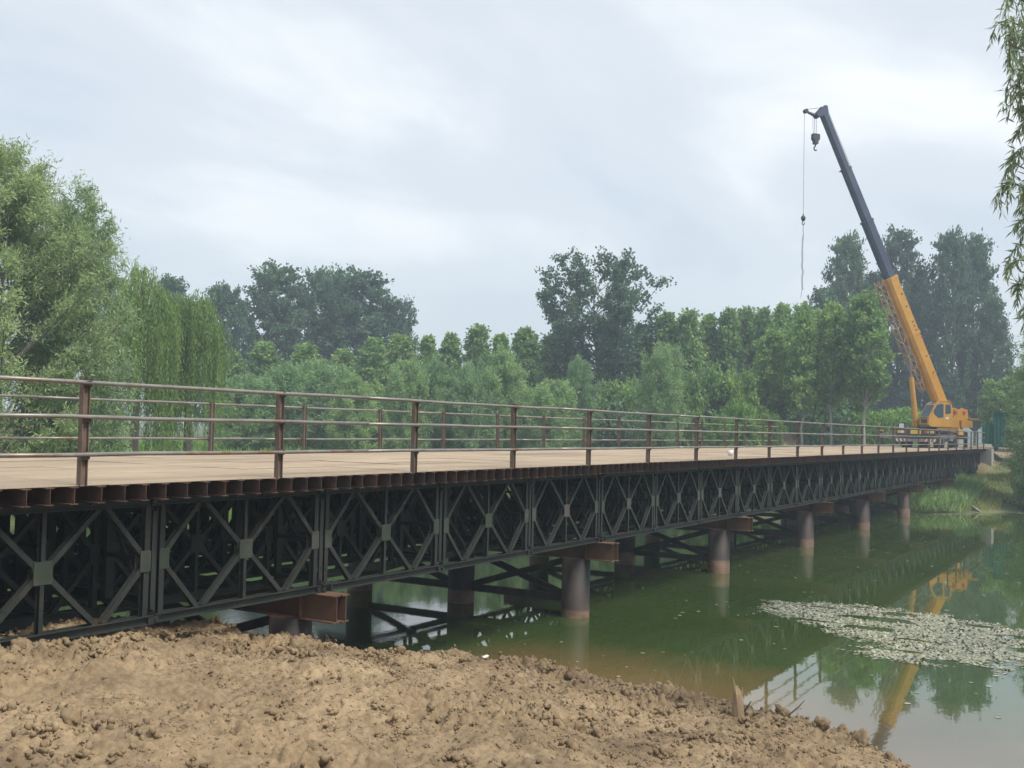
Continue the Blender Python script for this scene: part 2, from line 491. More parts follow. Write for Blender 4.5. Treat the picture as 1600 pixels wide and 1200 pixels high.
CTRL = np.array([(1.2, 0.6, -1.97), (2.4, -0.1, -2.36), (3.6, -0.5, -2.56), (4.3, -0.8, -2.66), (5.1, -1.9, -2.85), (5.2, -3.4, -2.92), (4.6, -5.3, -2.84), (4.4, -6.4, -2.84), (4.0, -7.5, -2.98), (3.2, -8.3, -3.05), (2.6, -9.2, -2.9),
                 (-2, 0, -1.72), (-1, 0.5, -1.75), (-4.1, -3.3, -1.74), (-1.1, -5.7, -2.1), (1.4, -7.1, -2.5), (2, -3, -2.25), (0, -2.5, -1.9), (-8.8, -10.3, -0.88), (-6, -8, -1.3), (-3, -9, -1.6), (0, -10, -2.0),
                 (4, -11, -2.4), (5, -16, -2.2), (-14, -6, -0.8), (-6, -0.8, -1.6), (-9, -0.8, -0.6), (-9.5, 3, -0.25), (-10, 8, -0.3), (-3, 3, -1.75), (-2, 6.5, -1.75), (0.8, 9.6, -0.75), (-3, 9.8, -0.55), (-6, 14, -1.0), (-14, 3, -0.1), (-30, 5, -0.2),
                 (-10, -30, -0.5), (0, 26, -1.9), (14, 33, -1.7), (30, 38, -1.6), (46, 45, -1.5), (20, 60, -1.4), (60, 70, -1.3), (62, 40, -1.3), (100, 100, -1.2), (66, 24, -0.9), (62, 14, -1.2), (60, 7, -1.9), (70, 11, -0.4),
                 (57, 1, -2.7), (61, -2, -2.1), (66, 0, -2.15), (66, 6, -2.15), (69.5, 0, -1.9), (71.6, -1.6, -1.8), (71, 4, -1.95), (75.2, 0.6, -0.05), (74.6, 8, -0.05), (74.6, 4, -0.05), (74.0, -1.6, -1.1), (80, 4, -0.03), (100, 4, 0.0), (77, -3, -0.6), (72, -4, -1.6), (80, -8, -0.7), (90, -30, -0.8), (120, -60, -0.6), (130, 30, -0.6)], float)


def ground_z(x, y, rough=True):
    x = np.asarray(x, float); y = np.asarray(y, float)
    sd = shore_dist(x, y)
    num = np.zeros(x.shape); den = np.zeros(x.shape)
    for cx, cyy, cz in CTRL:
        w = 1.0 / (((x - cx) ** 2 + (y - cyy) ** 2) ** 1.6 + 0.02)
        num += w * cz; den += w
    top = num / den
    near = np.clip(1 - np.maximum(np.abs(x) - 9, 0) / 8, 0, 1) * np.clip(1 - np.maximum(y - 4, 0) / 8, 0, 1)
    w = 0.85 * near + 6.0 * (1 - near)
    t = np.clip(sd / w, 0, 1); t = 1 - (1 - t) ** 2.2
    z = np.where(sd > 0, ZW + (top - ZW) * t, ZW - np.minimum(2.0, 0.35 * -sd))
    if rough:
        n = (vnoise(x / 1.3, y / 1.3, 1) - .5) * 0.16 + (vnoise(x / .45, y / .45, 2) - .5) * 0.11
        pat = np.clip((vnoise(x / 1.1 + 9, y / 1.1, 5) - 0.35) * 2.4 + 0.35 * np.clip((x + 1) / 3, 0, 1), 0.40, 1)
        bil = lambda w, sd_: (np.abs(vnoise(x / w + 31, y / w + 17, sd_) - .5) * 2) ** 0.85 - .33
        n += (bil(.27, 3) * 0.095 + bil(.12, 4) * 0.12 + bil(.065, 14) * 0.095) * pat
        far = (vnoise(x / 5, y / 5, 6) - .5) * 0.5
        edge = np.clip((sd + 0.3) / 0.6, 0, 1)
        z = z + n * near * edge + far * (1 - near) * np.clip(sd / 3, 0, 1) * np.where((x > 68) & (y > -1) & (y < 9), 0.05, 1)
    return z


def lines(lo, hi, step, far, g):
    a = list(np.arange(lo, hi, step)); b = []; c = []
    s = step; x = hi
    while x < far: b.append(x); s = min(s * g, 40); x += s
    s = step * g; x = lo - s
    while x > -far: c.append(x); s = min(s * g, 40); x -= s
    return np.array(c[::-1] + a + b)


gx = lines(-5.2, 6.3, 0.025, 640, 1.09)
gy = lines(-8.9, 1.2, 0.025, 640, 1.09)
GX, GY = np.meshgrid(gx, gy, indexing='ij')
gz = ground_z(GX, GY)
nx, ny = len(gx), len(gy)
idx = np.arange(nx * ny).reshape(nx, ny)
quads = np.stack([idx[:-1, :-1], idx[1:, :-1], idx[1:, 1:], idx[:-1, 1:]], -1).reshape(-1, 4)
soil = np.clip((20 - np.hypot(GX + 2, GY + 4)) / 3, 0, 1) * np.clip((9 - GY) / 3, 0, 1)
road = np.clip((GX - 68) / 3, 0, 1) * np.clip((GY + 1.6) / 1.2, 0, 1) * np.clip((13 - GY) / 3, 0, 1) * np.clip((120 - GX) / 10, 0, 1)
clay = np.clip(1 - np.hypot((GX - 72), (GY + 3.6)) / 3.4, 0, 1)
soil = np.clip(soil + road + clay * 0.9, 0, 1)
gme = fast_mesh('ground', np.stack([GX, GY, gz], -1).reshape(-1, 3), quads, 'ground', {'soil': soil.ravel()}, True)
ground = link('ground', gme)
tag(ground, kind='structure')

wx = lines(-4, 22, 0.4, 300, 1.1); wy = lines(-12, 26, 0.4, 300, 1.1)
WX, WY = np.meshgrid(wx, wy, indexing='ij')
sdw = -shore_dist(WX, WY)
silt = np.clip(1 - (sdw - 0.4) / 4.2, 0, 1) * np.clip((14 - WX) / 5, 0, 1) * np.clip((1.4 - WY) / 1.6, 0, 1)
silt = np.maximum(silt, 0.35 * np.clip(1 - sdw / 2, 0, 1))
ripple = np.clip((WY - 1.0) / 3, 0.10, 1.0) * np.clip((10 - WX) / 4, 0.14, 1)
widx = np.arange(WX.size).reshape(WX.shape)
wq = np.stack([widx[:-1, :-1], widx[1:, :-1], widx[1:, 1:], widx[:-1, 1:]], -1).reshape(-1, 4)
water = link('water', fast_mesh('water', np.stack([WX, WY, np.full(WX.shape, ZW)], -1).reshape(-1, 3), wq, 'water', {'silt': silt.ravel(), 'ripple': ripple.ravel()}, True))
tag(water, kind='structure')


def hz_(x, y): return float(ground_z(np.array([x]), np.array([y]), True)[0])


# ------------------------------------------------------------------ bridge
ZT = -0.199                                  # top of the top chord
ZB = ZT - 1.5
X0, X1 = -6.0, 72.0
bridge = tag(empty('truss_bridge', (0, 0, 0)), 'long dark green steel truss bridge on rusty pipe piles crossing the green water', 'bridge')


def chord_mesh(mb, z0, z1, L=3.0):
    # two channels back to back, flanges outward
    h = z1 - z0
    for s in (-1, 1):
        prof = [(0, 0.040), (0, 0.088), (0.0085, 0.088), (0.0085, 0.0455), (h - 0.0085, 0.0455), (h - 0.0085, 0.088), (h, 0.088), (h, 0.040)]
        prof = [(u, v * s) for u, v in prof]
        if s > 0: prof = prof[::-1]
        mb.prism((0.012, 0, z0), (L - 0.012, 0, z0), prof, side=(0, 0, 1))


pm = MB()
chord_mesh(pm, ZT - 0.10, ZT); chord_mesh(pm, ZB, ZB + 0.10)
for z in (ZT - 0.05, ZB + 0.05):            # eye ends of the chords
    pm.box((-0.045, -0.028, z - 0.038), (0.09, 0.028, z + 0.038))
    for s in (-1, 1): pm.box((2.90, s * 0.066 - 0.014, z - 0.04), (3.05, s * 0.066 + 0.014, z + 0.04))
    pm.tube((0, -0.115, z), (0, 0.115, z), 0.024, n=8)
panel_me = pm.mesh('panel_chords', 'truss')
zm = (ZT + ZB) / 2
u = MB(); u.prism((0, 0, ZB + 0.1), (0, 0, ZT - 0.1), ibeam(0.08, 0.052, 0.006, 0.007), side=(0, 1, 0)); upright_me = u.mesh('upright', 'truss')
u = MB(); u.prism((0, 0, ZB + 0.1), (0, 0, ZT - 0.1), ibeam(0.08, 0.075, 0.006, 0.007), side=(0, 1, 0)); end_me = u.mesh('end_upright', 'truss')
DIAG = []
for xa, xb in ((0.16, 0.75), (1.42, 0.75), (1.58, 2.25), (2.84, 2.25)):
    for sgn in (1, -1):
        za = zm + sgn * 0.06; zb_ = (ZT - 0.1) if sgn > 0 else (ZB + 0.1)
        off = 0.05 if xb > xa else -0.05
        DIAG.append(((xa, 0, za), (xb - off, 0, zb_)))
diag_me = []
for p0, p1 in DIAG:
    u = MB(); u.prism(p0, p1, ibeam(0.078, 0.062, 0.006, 0.007), side=(0, 1, 0)); diag_me.append(u.mesh('diagonal', 'truss'))


def octa(w, h, c, y):
    return [(-w, -h + c), (-w + c, -h), (w - c, -h), (w, -h + c), (w, h - c), (w - c, h), (-w + c, h), (-w, h - c)]


u = MB(); u.prism((0, -0.052, 0), (0, -0.0405, 0), octa(0.125, 0.115, 0.012, 0), side=(0, 0, 1)); u.prism((0, 0.0405, 0), (0, 0.052, 0), octa(0.125, 0.115, 0.012, 0), side=(0, 0, 1)); gus_me = u.mesh('gusset', 'gusset')
u = MB(); u.prism((0, -0.052, 0), (0, -0.0405, 0), octa(0.125, 0.075, 0.012, 0), side=(0, 0, 1)); u.prism((0, 0.0405, 0), (0, 0.052, 0), octa(0.125, 0.075, 0.012, 0), side=(0, 0, 1)); gus2_me = u.mesh('end_gusset', 'gusset')
# whole panel for the rows hidden behind the front one
full = MB(); full.v = list(pm.v); full.f = list(pm.f)
for me_, xs in ((end_me, 0.12), (upright_me, 1.5), (end_me, 2.88)):
    full.add([(v.co.x + xs, v.co.y, v.co.z) for v in me_.vertices], [tuple(p.vertices) for p in me_.polygons])
for me_ in diag_me:
    full.add([tuple(v.co) for v in me_.vertices], [tuple(p.vertices) for p in me_.polygons])
for me_, xs in ((gus_me, 1.5), (gus2_me, 0.14), (gus2_me, 2.86)):
    full.add([(v.co.x + xs, v.co.y, v.co.z + zm) for v in me_.vertices], [tuple(p.vertices) for p in me_.polygons])
full_me = full.mesh('inner_panel', 'truss_in')
random.seed(9)
ROWS = tuple(0.9 * k for k in range(9))
NP = int((X1 - X0) / 3)
for i in range(NP):
    x = X0 + 3 * i
    p = link('truss_panel', panel_me, bridge, (x, random.uniform(-0.01, 0.01), random.uniform(-0.009, 0.006)), (0, random.uniform(-0.002, 0.002), random.uniform(-0.003, 0.003)))
    for me_, xs in ((end_me, 0.12), (upright_me, 1.5), (end_me, 2.88)): link('upright', me_, p, (xs, 0, 0))
    for me_ in diag_me: link('diagonal', me_, p)
    link('gusset_plate', gus_me, p, (1.5, 0, zm))
    link('gusset_plate', gus2_me, p, (0.145, 0, zm)); link('gusset_plate', gus2_me, p, (2.855, 0, zm))
    for yy in ROWS[1:]:
        tag(link('inner_truss_panel', full_me, bridge, (x, yy, 0)), kind='stuff')
# bracing frames between paired rows at every joint
bf = MB()
for y0, y1 in ((0.06, 0.84),):
    for za, zb_ in ((ZB + 0.15, ZT - 0.15),):
        bf.box((-0.03, y0, za), (0.03, y0 + 0.06, zb_)); bf.box((-0.03, y1 - 0.06, za), (0.03, y1, zb_))
        for z in (za + 0.03, zm, zb_ - 0.03): bf.box((-0.025, y0 + 0.06, z - 0.03), (0.025, y1 - 0.06, z + 0.03))
        bf.prism((0.0, y0 + 0.06, za + 0.06), (0.0, y1 - 0.06, zb_ - 0.06), [(-0.02, -0.02), (-0.02, 0.02), (0.02, 0.02), (0.02, -0.02)])
bf_me = bf.mesh('bracing_frame', 'truss_in')
cc = MB(); cc.prism((0, 0.2, ZB + 0.16), (0, 6.9, ZB + 0.16), ibeam(0.14, 0.08, 0.01, 0.012), side=(0, 0, 1)); cc_me = cc.mesh('cross_channel', 'truss_in')
for i in range(NP + 1):
    x = X0 + 3 * i
    for yy in (0.0, 1.8, 3.6, 5.4): link('bracing_frame', bf_me, bridge, (x, yy, 0))
    if i % 1 == 0: link('cross_channel', cc_me, bridge, (x + 0.3, 0, 0))
# hanging joint plates and bolts on the outer face
jb = MB()
for z in (ZT - 0.155, ZB + 0.15):
    jb.tube((0.0, -0.075, z), (0.0, -0.04, z), 0.018, n=6)
jb.box((-0.035, -0.04, ZB + 0.16), (0.035, -0.015, ZT - 0.16))
jb_me = jb.mesh('joint_plate', 'truss_in')
for i in range(NP + 1): link('joint_plate', jb_me, bridge, (X0 + 3 * i, 0, 0))

# deck beams, plates and hook bolts
db = MB(); db.prism((0, -0.50, -0.1035), (0, 7.62, -0.1035), ibeam(0.187, 0.098, 0.0075, 0.011), side=(0, 0, 1)); db_me = db.mesh('deck_beam', 'rust')
random.seed(3)
xb = X0 - 2.95; nb = 0
while xb < X1 - 0.1:
    o = link('deck_beam', db_me, bridge, (xb + random.uniform(-0.02, 0.02), random.uniform(-0.025, 0.025), 0), (0, 0, random.uniform(-0.003, 0.003)))
    xb += 0.3; nb += 1
hb = MB(); hb.box((-0.012, -0.116, ZT - 0.035), (0.012, -0.092, ZT + 0.075)); hb.box((-0.03, -0.116, ZT - 0.05), (0.03, -0.092, ZT - 0.035)); hb_me = hb.mesh('hook_bolt', 'weld')
for i in range(84): link('hook_bolt', hb_me, bridge, (X0 + 0.45 + i * 0.92 + random.uniform(-0.15, 0.15), 0, 0))
PL, PW = 2.0, 2.0
dp = MB(); dp.box((0.007, 0.007, -0.009), (PL - 0.007, PW - 0.007, 0.0)); dp_me = dp.mesh('deck_plate', 'deck')
i = 0
x = X0 - 3.0
while x < X1 - 0.01:
    for j in range(4):
        link('deck_plate', dp_me, bridge, (x + (0.0 if j % 2 == 0 else 0.0), -0.44 + j * PW, random.uniform(0, 0.006)), (random.uniform(-.0016, .0016), random.uniform(-.0016, .0016), 0))
    x += PL

# pile bents
pl = MB(); pl.tube((0, 0, ZW - 2.0), (0, 0, -2.08), 0.31, n=28); pl_me = pl.mesh('pile', 'pile', True)
for p_ in pl_me.polygons:
    if len(p_.vertices) > 4: p_.use_smooth = False
cb = MB(); cb.prism((0, -0.46, -1.895), (0, 7.7, -1.895), ibeam(0.388, 0.15, 0.011, 0.018), side=(0, 0, 1)); cb_me = cb.mesh('cap_beam', 'cap')
PY = (0.5, 3.5, 6.5)
brm = {}


def bar(name, p0, p1, parent, m='brace', h=0.14, w=0.09):
    q = MB(); q.prism(p0, p1, [(-h / 2, -w / 2), (-h / 2, -w / 2 + 0.012), (h / 2 - 0.012, -w / 2 + 0.012), (h / 2 - 0.012, w / 2), (h / 2, w / 2), (h / 2, -w / 2)][::-1], side=(0, 0, 1))
    return q.build(name, m, parent)


b_h = None
xs_b = [3.0 + 9 * k for k in range(8)]
hbr = MB(); hbr.prism((0, 0.8, -2.98), (0, 3.2, -2.98), ibeam(0.16, 0.09, 0.01, 0.012), side=(0, 0, 1)); hbr_me = hbr.mesh('horizontal_brace', 'brace')
dbr = []
for s in (0, 1):
    q = MB(); za, zb_ = (-2.16, -2.92) if s else (-2.92, -2.16)
    q.prism((0.05 - 0.1 * s, 0.78, za), (0.05 - 0.1 * s, 3.22, zb_), ibeam(0.14, 0.08, 0.01, 0.012), side=(0, 0, 1)); dbr.append(q.mesh('diagonal_brace', 'brace'))
for x in xs_b:
    for yy in PY: link('pile', pl_me, bridge, (x, yy, 0))
    for s in (-0.08, 0.08): link('cap_beam', cb_me, bridge, (x + s, random.uniform(-0.04, 0.04) if s > 0 else 0.03, 0))
    for k in (0, 3.0):
        link('horizontal_brace', hbr_me, bridge, (x, k, 0))
        for q in dbr: link('diagonal_brace', q, bridge, (x, k, 0))
# stiffener plates at the cap beam ends, clamp on the bottom chord
st = MB(); st.box((-0.008, 0, -2.07), (0.0, 0.008, -1.72)); st.v = []; st.f = []
st.box((-0.30, 0, -0.0), (-0.28, 0.02, 0.02)); st.v = []; st.f = []
st.box((-0.155, -0.12, -2.068), (0.155, -0.105, -1.722)); st_me = st.mesh('stiffener_plate', 'cap')
ck = MB(); ck.box((-0.09, -0.115, ZB - 0.005), (-0.06, -0.092, ZB + 0.15)); ck.box((0.06, -0.115, ZB - 0.005), (0.09, -0.092, ZB + 0.15)); ck.box((-0.13, -0.12, ZB + 0.105), (0.13, 0.10, ZB + 0.125)); ck_me = ck.mesh('chord_clamp', 'truss_in')
for x in xs_b:
    link('stiffener_plate', st_me, bridge, (x, 0.32, 0)); link('chord_clamp', ck_me, bridge, (x + 0.1, 0, 0))

# ------------------------------------------------------------------ railings
HP = 1.15
po = MB(); po.prism((0, 0, -0.01), (0, 0, HP), ibeam(0.088, 0.07, 0.006, 0.009), side=(1, 0, 0)); po_me = po.mesh('post', 'post')
wd = MB()
for hh in (1.105, 0.735, 0.335):
    wd.box((-0.045, -0.062, hh - 0.04), (0.045, -0.0355, hh + 0.03))
wd_me = None
wm = MB(); wm.box((-0.048, -0.055, -0.045), (0.048, -0.036, 0.035)); wm.box((-0.03, -0.075, -0.012), (0.03, -0.055, 0.012)); weld_me = wm.mesh('weld', 'weld')


def railing(y, xs, side, label):
    root = tag(empty('guard_railing', (xs[0], y, 0)), label, 'railing')
    for i, x in enumerate(xs):
        p = link('post', po_me, root, (x - xs[0], 0, 0), (side * random.uniform(0.0, 0.015), random.uniform(-0.012, 0.006), 0))
        for hh in (1.105, 0.735, 0.335): link('weld', weld_me, p, (0, 0, hh + random.uniform(-0.01, 0.01)), (0, 0, 0 if side > 0 else math.pi))
    for hh in (1.105, 0.735, 0.335):
        x = xs[0] - 1.2
        while x < xs[-1] + 0.1:
            xe = min(x + 6.0, xs[-1] + 0.15)
            n = max(2, int((xe - x) / 1.0))
            pts = []; rad = []
            for t in np.linspace(0, 1, n + 1):
                pts.append((x + (xe - x) * t - xs[0], -side * 0.062, hh + random.uniform(-0.006, 0.006))); rad.append(0.024)
            q = MB(); q.path(pts, rad, 8); q.build('rail', 'pipe', root, True)
            x = xe - 0.03 if xe < xs[-1] + 0.1 else 1e9
    return root


near_x = [-1.34 + 3 * k for k in range(-2, 25)]
far_x = [1.904 + 3 * k for k in range(-3, 17) if k != 1]
railing(-0.43, near_x, 1, 'rusty post and pipe railing along the near edge of the bridge deck')
railing(7.48, far_x, -1, 'rusty post and pipe railing along the far edge of the bridge deck')

# ------------------------------------------------------------------ abutment
ab = tag(empty('concrete_abutment', (72.2, 3.6, -3.0)), 'grey concrete abutment at the far end of the bridge', 'abutment')
q = MB(); q.box((0.02, -4.35, 1.30), (1.3, 4.5, 2.985)); q.build('back_wall', 'concrete', ab)
q = MB(); q.box((-1.6, -4.25, -0.6), (1.25, 4.4, 1.296)); q.build('bearing_seat', 'concrete', ab)

# ------------------------------------------------------------------ truck crane
crane = tag(empty('truck_crane', (63.0, 2.62, 0.0)), 'yellow truck crane with raised boom parked at the far end of the deck', 'crane')
CX, CYY = 63.0, 2.62


def cb_(mb, lo, hi): mb.box(lo, hi)


q = MB()
q.prism((0.25, 0, 0.92), (11.6, 0, 0.92), [(-0.28, -0.55), (-0.28, 0.55), (0.20, 0.55), (0.20, -0.55)], side=(0, 0, 1)); q.box((0.1, -1.22, 1.12), (9.2, 1.22, 1.22))
chassis = q.build('chassis', 'crane_grey', crane)
for s in (-1, 1):
    q = MB(); q.box((1.9, s * 0.95 - 0.26, 0.98), (8.6, s * 0.95 + 0.26, 1.119)); q.build('mudguard', 'crane_dark', crane)
q = MB(); q.box((-0.06, -1.2, 0.72), (0.099, 1.2, 1.24)); rear = q.build('rear_panel', 'crane_dark', crane)
for s in (-1, 1):
    for k, mm in ((0, 'red'), (1, 'white'), (2, 'plate')):
        q = MB(); q.box((-0.09, s * (0.62 + 0.2 * k) - 0.09, 0.95), (-0.061, s * (0.62 + 0.2 * k) + 0.09, 1.12)); q.build('tail_lamp', mm, rear)
q = MB(); q.box((-0.085, -0.32, 0.9), (-0.061, 0.32, 1.16)); q.build('number_plate', 'plate', rear)
q = MB(); q.box((-0.12, -1.22, 0.40), (0.05, 1.22, 0.60)); bump_ = q.build('rear_bumper', 'crane_grey', crane)
for s in (-1, 1):
    for k in range(6):
        y0 = s * 0.45 + s * k * 0.125
        q = MB(); q.add([(-0.124, y0, 0.41), (-0.124, y0 + s * 0.075, 0.41), (-0.124, y0 + s * 0.135, 0.59), (-0.124, y0 + s * 0.06, 0.59),
                         (-0.121, y0, 0.41), (-0.121, y0 + s * 0.075, 0.41), (-0.121, y0 + s * 0.135, 0.59), (-0.121, y0 + s * 0.06, 0.59)],
                        [(0, 1, 2, 3), (7, 6, 5, 4), (0, 4, 5, 1), (1, 5, 6, 2), (2, 6, 7, 3), (3, 7, 4, 0)])
        q.build('warning_stripe', 'red' if k % 2 == 0 else 'white', bump_)
ty = MB(); ty.path([(0, -0.20, 0), (0, -0.17, 0), (0, 0.17, 0), (0, 0.20, 0)], [0.42, 0.52, 0.52, 0.42], 20); ty_me = ty.mesh('tyre', 'tyre', True)
rm = MB(); rm.path([(0, -0.215, 0), (0, -0.201, 0)], [0.2, 0.27], 14); rm_me = rm.mesh('rim', 'crane_grey')
for x in (1.75, 3.1, 7.6, 9.0):
    for s in (-1, 1):
        w = link('wheel', ty_me, crane, (x, s * 1.0, 0.525)); link('rim', rm_me, w, (0, 0, 0), (0, 0, 0 if s < 0 else math.pi))
# outriggers: beams across the chassis, jacks and floats
for x in (0.62, 5.4):
    for s in (-1, 1):
        og = MB(); og.box((x - 0.14, min(s * 0.56, s * 2.35), 0.62), (x + 0.14, max(s * 0.56, s * 2.35), 0.90)); g_ = og.build('outrigger', 'crane_grey', crane)
        og = MB(); og.tube((x, s * 2.25, 0.08), (x, s * 2.25, 1.05), 0.09, n=10); og.build('jack', 'crane_dark', g_)
        og = MB(); og.tube((x, s * 2.25, 0.012), (x, s * 2.25, 0.08), 0.28, 0.2, 12); og.build('float_pad', 'crane_grey', g_)
        og = MB(); og.tube((x - 0.03, s * 2.25, 1.05), (x - 0.03, s * 2.25, 1.12), 0.12, 0.11, 10); og.build('jack_cap', 'yellow', g_)
# driver's cab of the carrier at the front and boxes on the sides
q = MB(); q.prism((9.6, 0, 0), (9.6 + 2.2, 0, 0), [(0.55, -1.2), (0.55, 1.2), (1.9, 1.15), (2.05, 1.0), (2.05, -1.0), (1.9, -1.15)][::-1], side=(0, 0, 1)); dc = q.build('carrier_cab', 'yellow', crane)
for s in (-1, 1):
    q = MB(); q.box((10.3, s * 1.185 - 0.012, 1.35), (11.3, s * 1.185 + 0.012, 1.8)); q.build('window', 'glass', dc)
for x, L, h, mm in ((3.7, 0.9, 0.55, 'crane_dark'), (4.7, 0.55, 0.5, 'crane_grey'), (6.0, 1.1, 0.5, 'crane_grey')):
    for s in (-1, 1):
        q = MB(); q.box((x, s * 0.95 - 0.22, 0.97 - h), (x + L, s * 0.95 + 0.22, 0.97)); q.build('side_box', mm, crane)
q = MB(); q.box((0.35, 0.75, 1.223), (0.95, 1.15, 1.62)); tb = q.build('tool_box', 'crane_dark', crane)
q = MB(); q.box((0.33, 0.8, 1.28), (0.349, 1.1, 1.56)); q.build('lid', 'white', tb)
# superstructure, turned away from the chassis line
HD = np.array([-0.778, 0.629, 0.0]); SD = np.array([-HD[1], HD[0], 0.0])    # heading of the boom; SD points to its left
C0 = np.array([66.05, 2.45, 0.0])


def sp(a, b, z): return tuple(C0 + HD * a + SD * b + np.array([0, 0, z]) - np.array([CX, CYY, 0]))   # superstructure frame to crane frame


def sbox(mb, a0, a1, b0, b1, z0, z1, ta=0.0):
    vs = [sp(a0, b0, z0), sp(a1, b0, z0), sp(a1, b1, z0), sp(a0, b1, z0), sp(a0 + ta, b0, z1), sp(a1 - ta, b0, z1), sp(a1 - ta, b1, z1), sp(a0 + ta, b1, z1)]
    mb.add(vs, [(0, 3, 2, 1), (4, 5, 6, 7), (0, 1, 5, 4), (1, 2, 6, 5), (2, 3, 7, 6), (3, 0, 4, 7)])


q = MB(); q.tube(sp(0, 0, 1.225), sp(0, 0, 1.36), 0.62, n=24); q.build('slew_ring', 'crane_dark', crane)
q = MB(); sbox(q, -1.75, 0.75, -0.55, 0.55, 1.365, 1.60); tt = q.build('turntable', 'yellow', crane)
for s in (-1, 1):
    q = MB(); pr = [(-1.6, 1.60), (0.1, 1.60), (-0.75, 2.35), (-1.2, 2.5), (-1.6, 2.35)]
    vs = [sp(a, s * 0.50 - 0.04, z) for a, z in pr] + [sp(a, s * 0.50 + 0.04, z) for a, z in pr]
    q.add(vs, [tuple(range(4, -1, -1)), tuple(range(5, 10))] + [(i, (i + 1) % 5, 5 + (i + 1) % 5, 5 + i) for i in range(5)]); q.build('side_plate', 'yellow', tt)
# operator's cab: side profile (along the heading), on the side that faces the camera
cabp = [(-0.62, 1.40), (0.98, 1.40), (1.18, 1.55), (1.16, 1.98), (0.62, 2.90), (0.30, 3.06), (-0.55, 3.06), (-0.72, 2.85), (-0.80, 2.2), (-0.80, 1.55)]
B0, B1 = 0.60, 1.50
q = MB(); n = len(cabp)
ins = 0.05
vs = [sp(a, B0, z) for a, z in cabp] + [sp(a, B1 - ins, z) for a, z in cabp]
q.add(vs, [tuple(range(n - 1, -1, -1)), tuple(range(n, 2 * n))] + [(i, (i + 1) % n, n + (i + 1) % n, n + i) for i in range(n)])
cab = q.build('operator_cab', 'yellow', crane)


def sheet(name, pts, parent, m, thick=0.012, out=None):     # thin solid from a 4+ point face in crane frame, pushed outward
    P = np.array(pts); nn = np.cross(P[1] - P[0], P[2] - P[0]); nn /= np.linalg.norm(nn)
    if out is not None and nn @ np.array(out) < 0: nn = -nn
    k = len(P); q = MB(); q.add(list(P + nn * 0.004) + list(P + nn * (0.004 + thick)), [tuple(range(k - 1, -1, -1)), tuple(range(k, 2 * k))] + [(i, (i + 1) % k, k + (i + 1) % k, k + i) for i in range(k)])
    return q.build(name, m, parent)


bs = B1 - ins
dw = [(-0.02, 2.05), (0.36, 1.98), (0.72, 2.22), (0.78, 2.45), (0.52, 2.82), (0.22, 2.90), (-0.02, 2.88)]
sheet('door_window', [sp(a, bs, z) for a, z in dw], cab, 'glass', out=SD)
sheet('rear_window', [sp(a, bs, z) for a, z in [(-0.62, 2.3), (-0.18, 2.25), (-0.18, 2.86), (-0.50, 2.88), (-0.60, 2.78)]], cab, 'glass', out=SD)
sheet('windshield', [sp(1.12, B0 + 0.07, 2.06), sp(1.12, bs - 0.07, 2.06), sp(0.68, bs - 0.07, 2.82), sp(0.68, B0 + 0.07, 2.82)], cab, 'glass', out=HD)
sheet('roof_window', [sp(0.58, B0 + 0.09, 2.925), sp(0.58, bs - 0.09, 2.925), sp(0.34, bs - 0.09, 3.045), sp(0.34, B0 + 0.09, 3.045)], cab, 'glass', out=(0, 0, 1))
sheet('front_grille', [sp(1.17, B0 + 0.15, 1.62), sp(1.17, bs - 0.15, 1.62), sp(1.165, bs - 0.15, 1.88), sp(1.165, B0 + 0.15, 1.88)], cab, 'crane_dark', out=HD)
sheet('badge', [sp(-0.45, bs, 1.92), sp(-0.2, bs, 1.92), sp(-0.2, bs, 2.04), sp(-0.45, bs, 2.04)], cab, 'white', 0.004, out=SD)
q = MB(); q.path([sp(0.95, B1 + 0.02, 2.35), sp(0.66, B1 + 0.0, 2.93), sp(0.30, B1, 3.13), sp(-0.45, B1, 3.13), sp(-0.66, B1, 3.0)], [0.018] * 5, 6); q.build('grab_rail', 'yellow', cab)
q = MB(); q.tube(sp(1.2, 0.66, 1.98), sp(1.2, bs - 0.1, 2.0), 0.02, n=6); q.build('grab_bar', 'crane_dark', cab)
# engine cover strip between cab and winches, counterweight, winches
q = MB(); sbox(q, -1.5, -0.80, 0.56, 1.30, 1.40, 2.05, 0.08); q.build('side_cover', 'yellow', crane)
q = MB(); sbox(q, -2.75, -1.76, -1.15, 1.15, 1.40, 1.86, 0.06); q.build('counterweight', 'yellow', crane)
for a in (-2.45, -1.75):
    for s in (-1, 1):
        q = MB(); q.prism(sp(a, s * 0.52 - 0.03, 2.40), sp(a, s * 0.52 + 0.03, 2.40), [(0.30 * math.cos(t), 0.30 * math.sin(t)) for t in np.linspace(0, 2 * math.pi, 16, endpoint=False)])
        wp = q.build('winch_flange', 'yellow', crane)
    q = MB(); q.tube(sp(a, -0.49, 2.40), sp(a, 0.49, 2.40), 0.21, n=14); q.build('winch_drum', 'crane_dark', crane)
    q = MB(); q.tube(sp(a, 0.55, 2.40), sp(a, 0.72, 2.40), 0.12, n=12); q.build('winch_motor', 'red', crane)
for s in (-1, 1):
    q = MB(); sbox(q, -2.85, -1.55, s * 0.62 - 0.05, s * 0.62 + 0.05, 1.87, 2.62, 0.12); q.build('winch_bracket', 'yellow', crane)
q = MB(); sbox(q, -3.5, -2.76, 0.25, 0.9, 1.95, 2.02); q.build('walkway', 'yellow', crane)
# boom
PIV = np.array([67.01, 1.52, 2.06]); HEAD = np.array([59.20, 7.84, 21.60])
AX = (HEAD - PIV) / np.linalg.norm(HEAD - PIV); LB = np.linalg.norm(HEAD - PIV)
UPB = np.cross(AX, SD); UPB /= np.linalg.norm(UPB)
if UPB[2] < 0: UPB = -UPB
off = np.array([CX, CYY, 0])


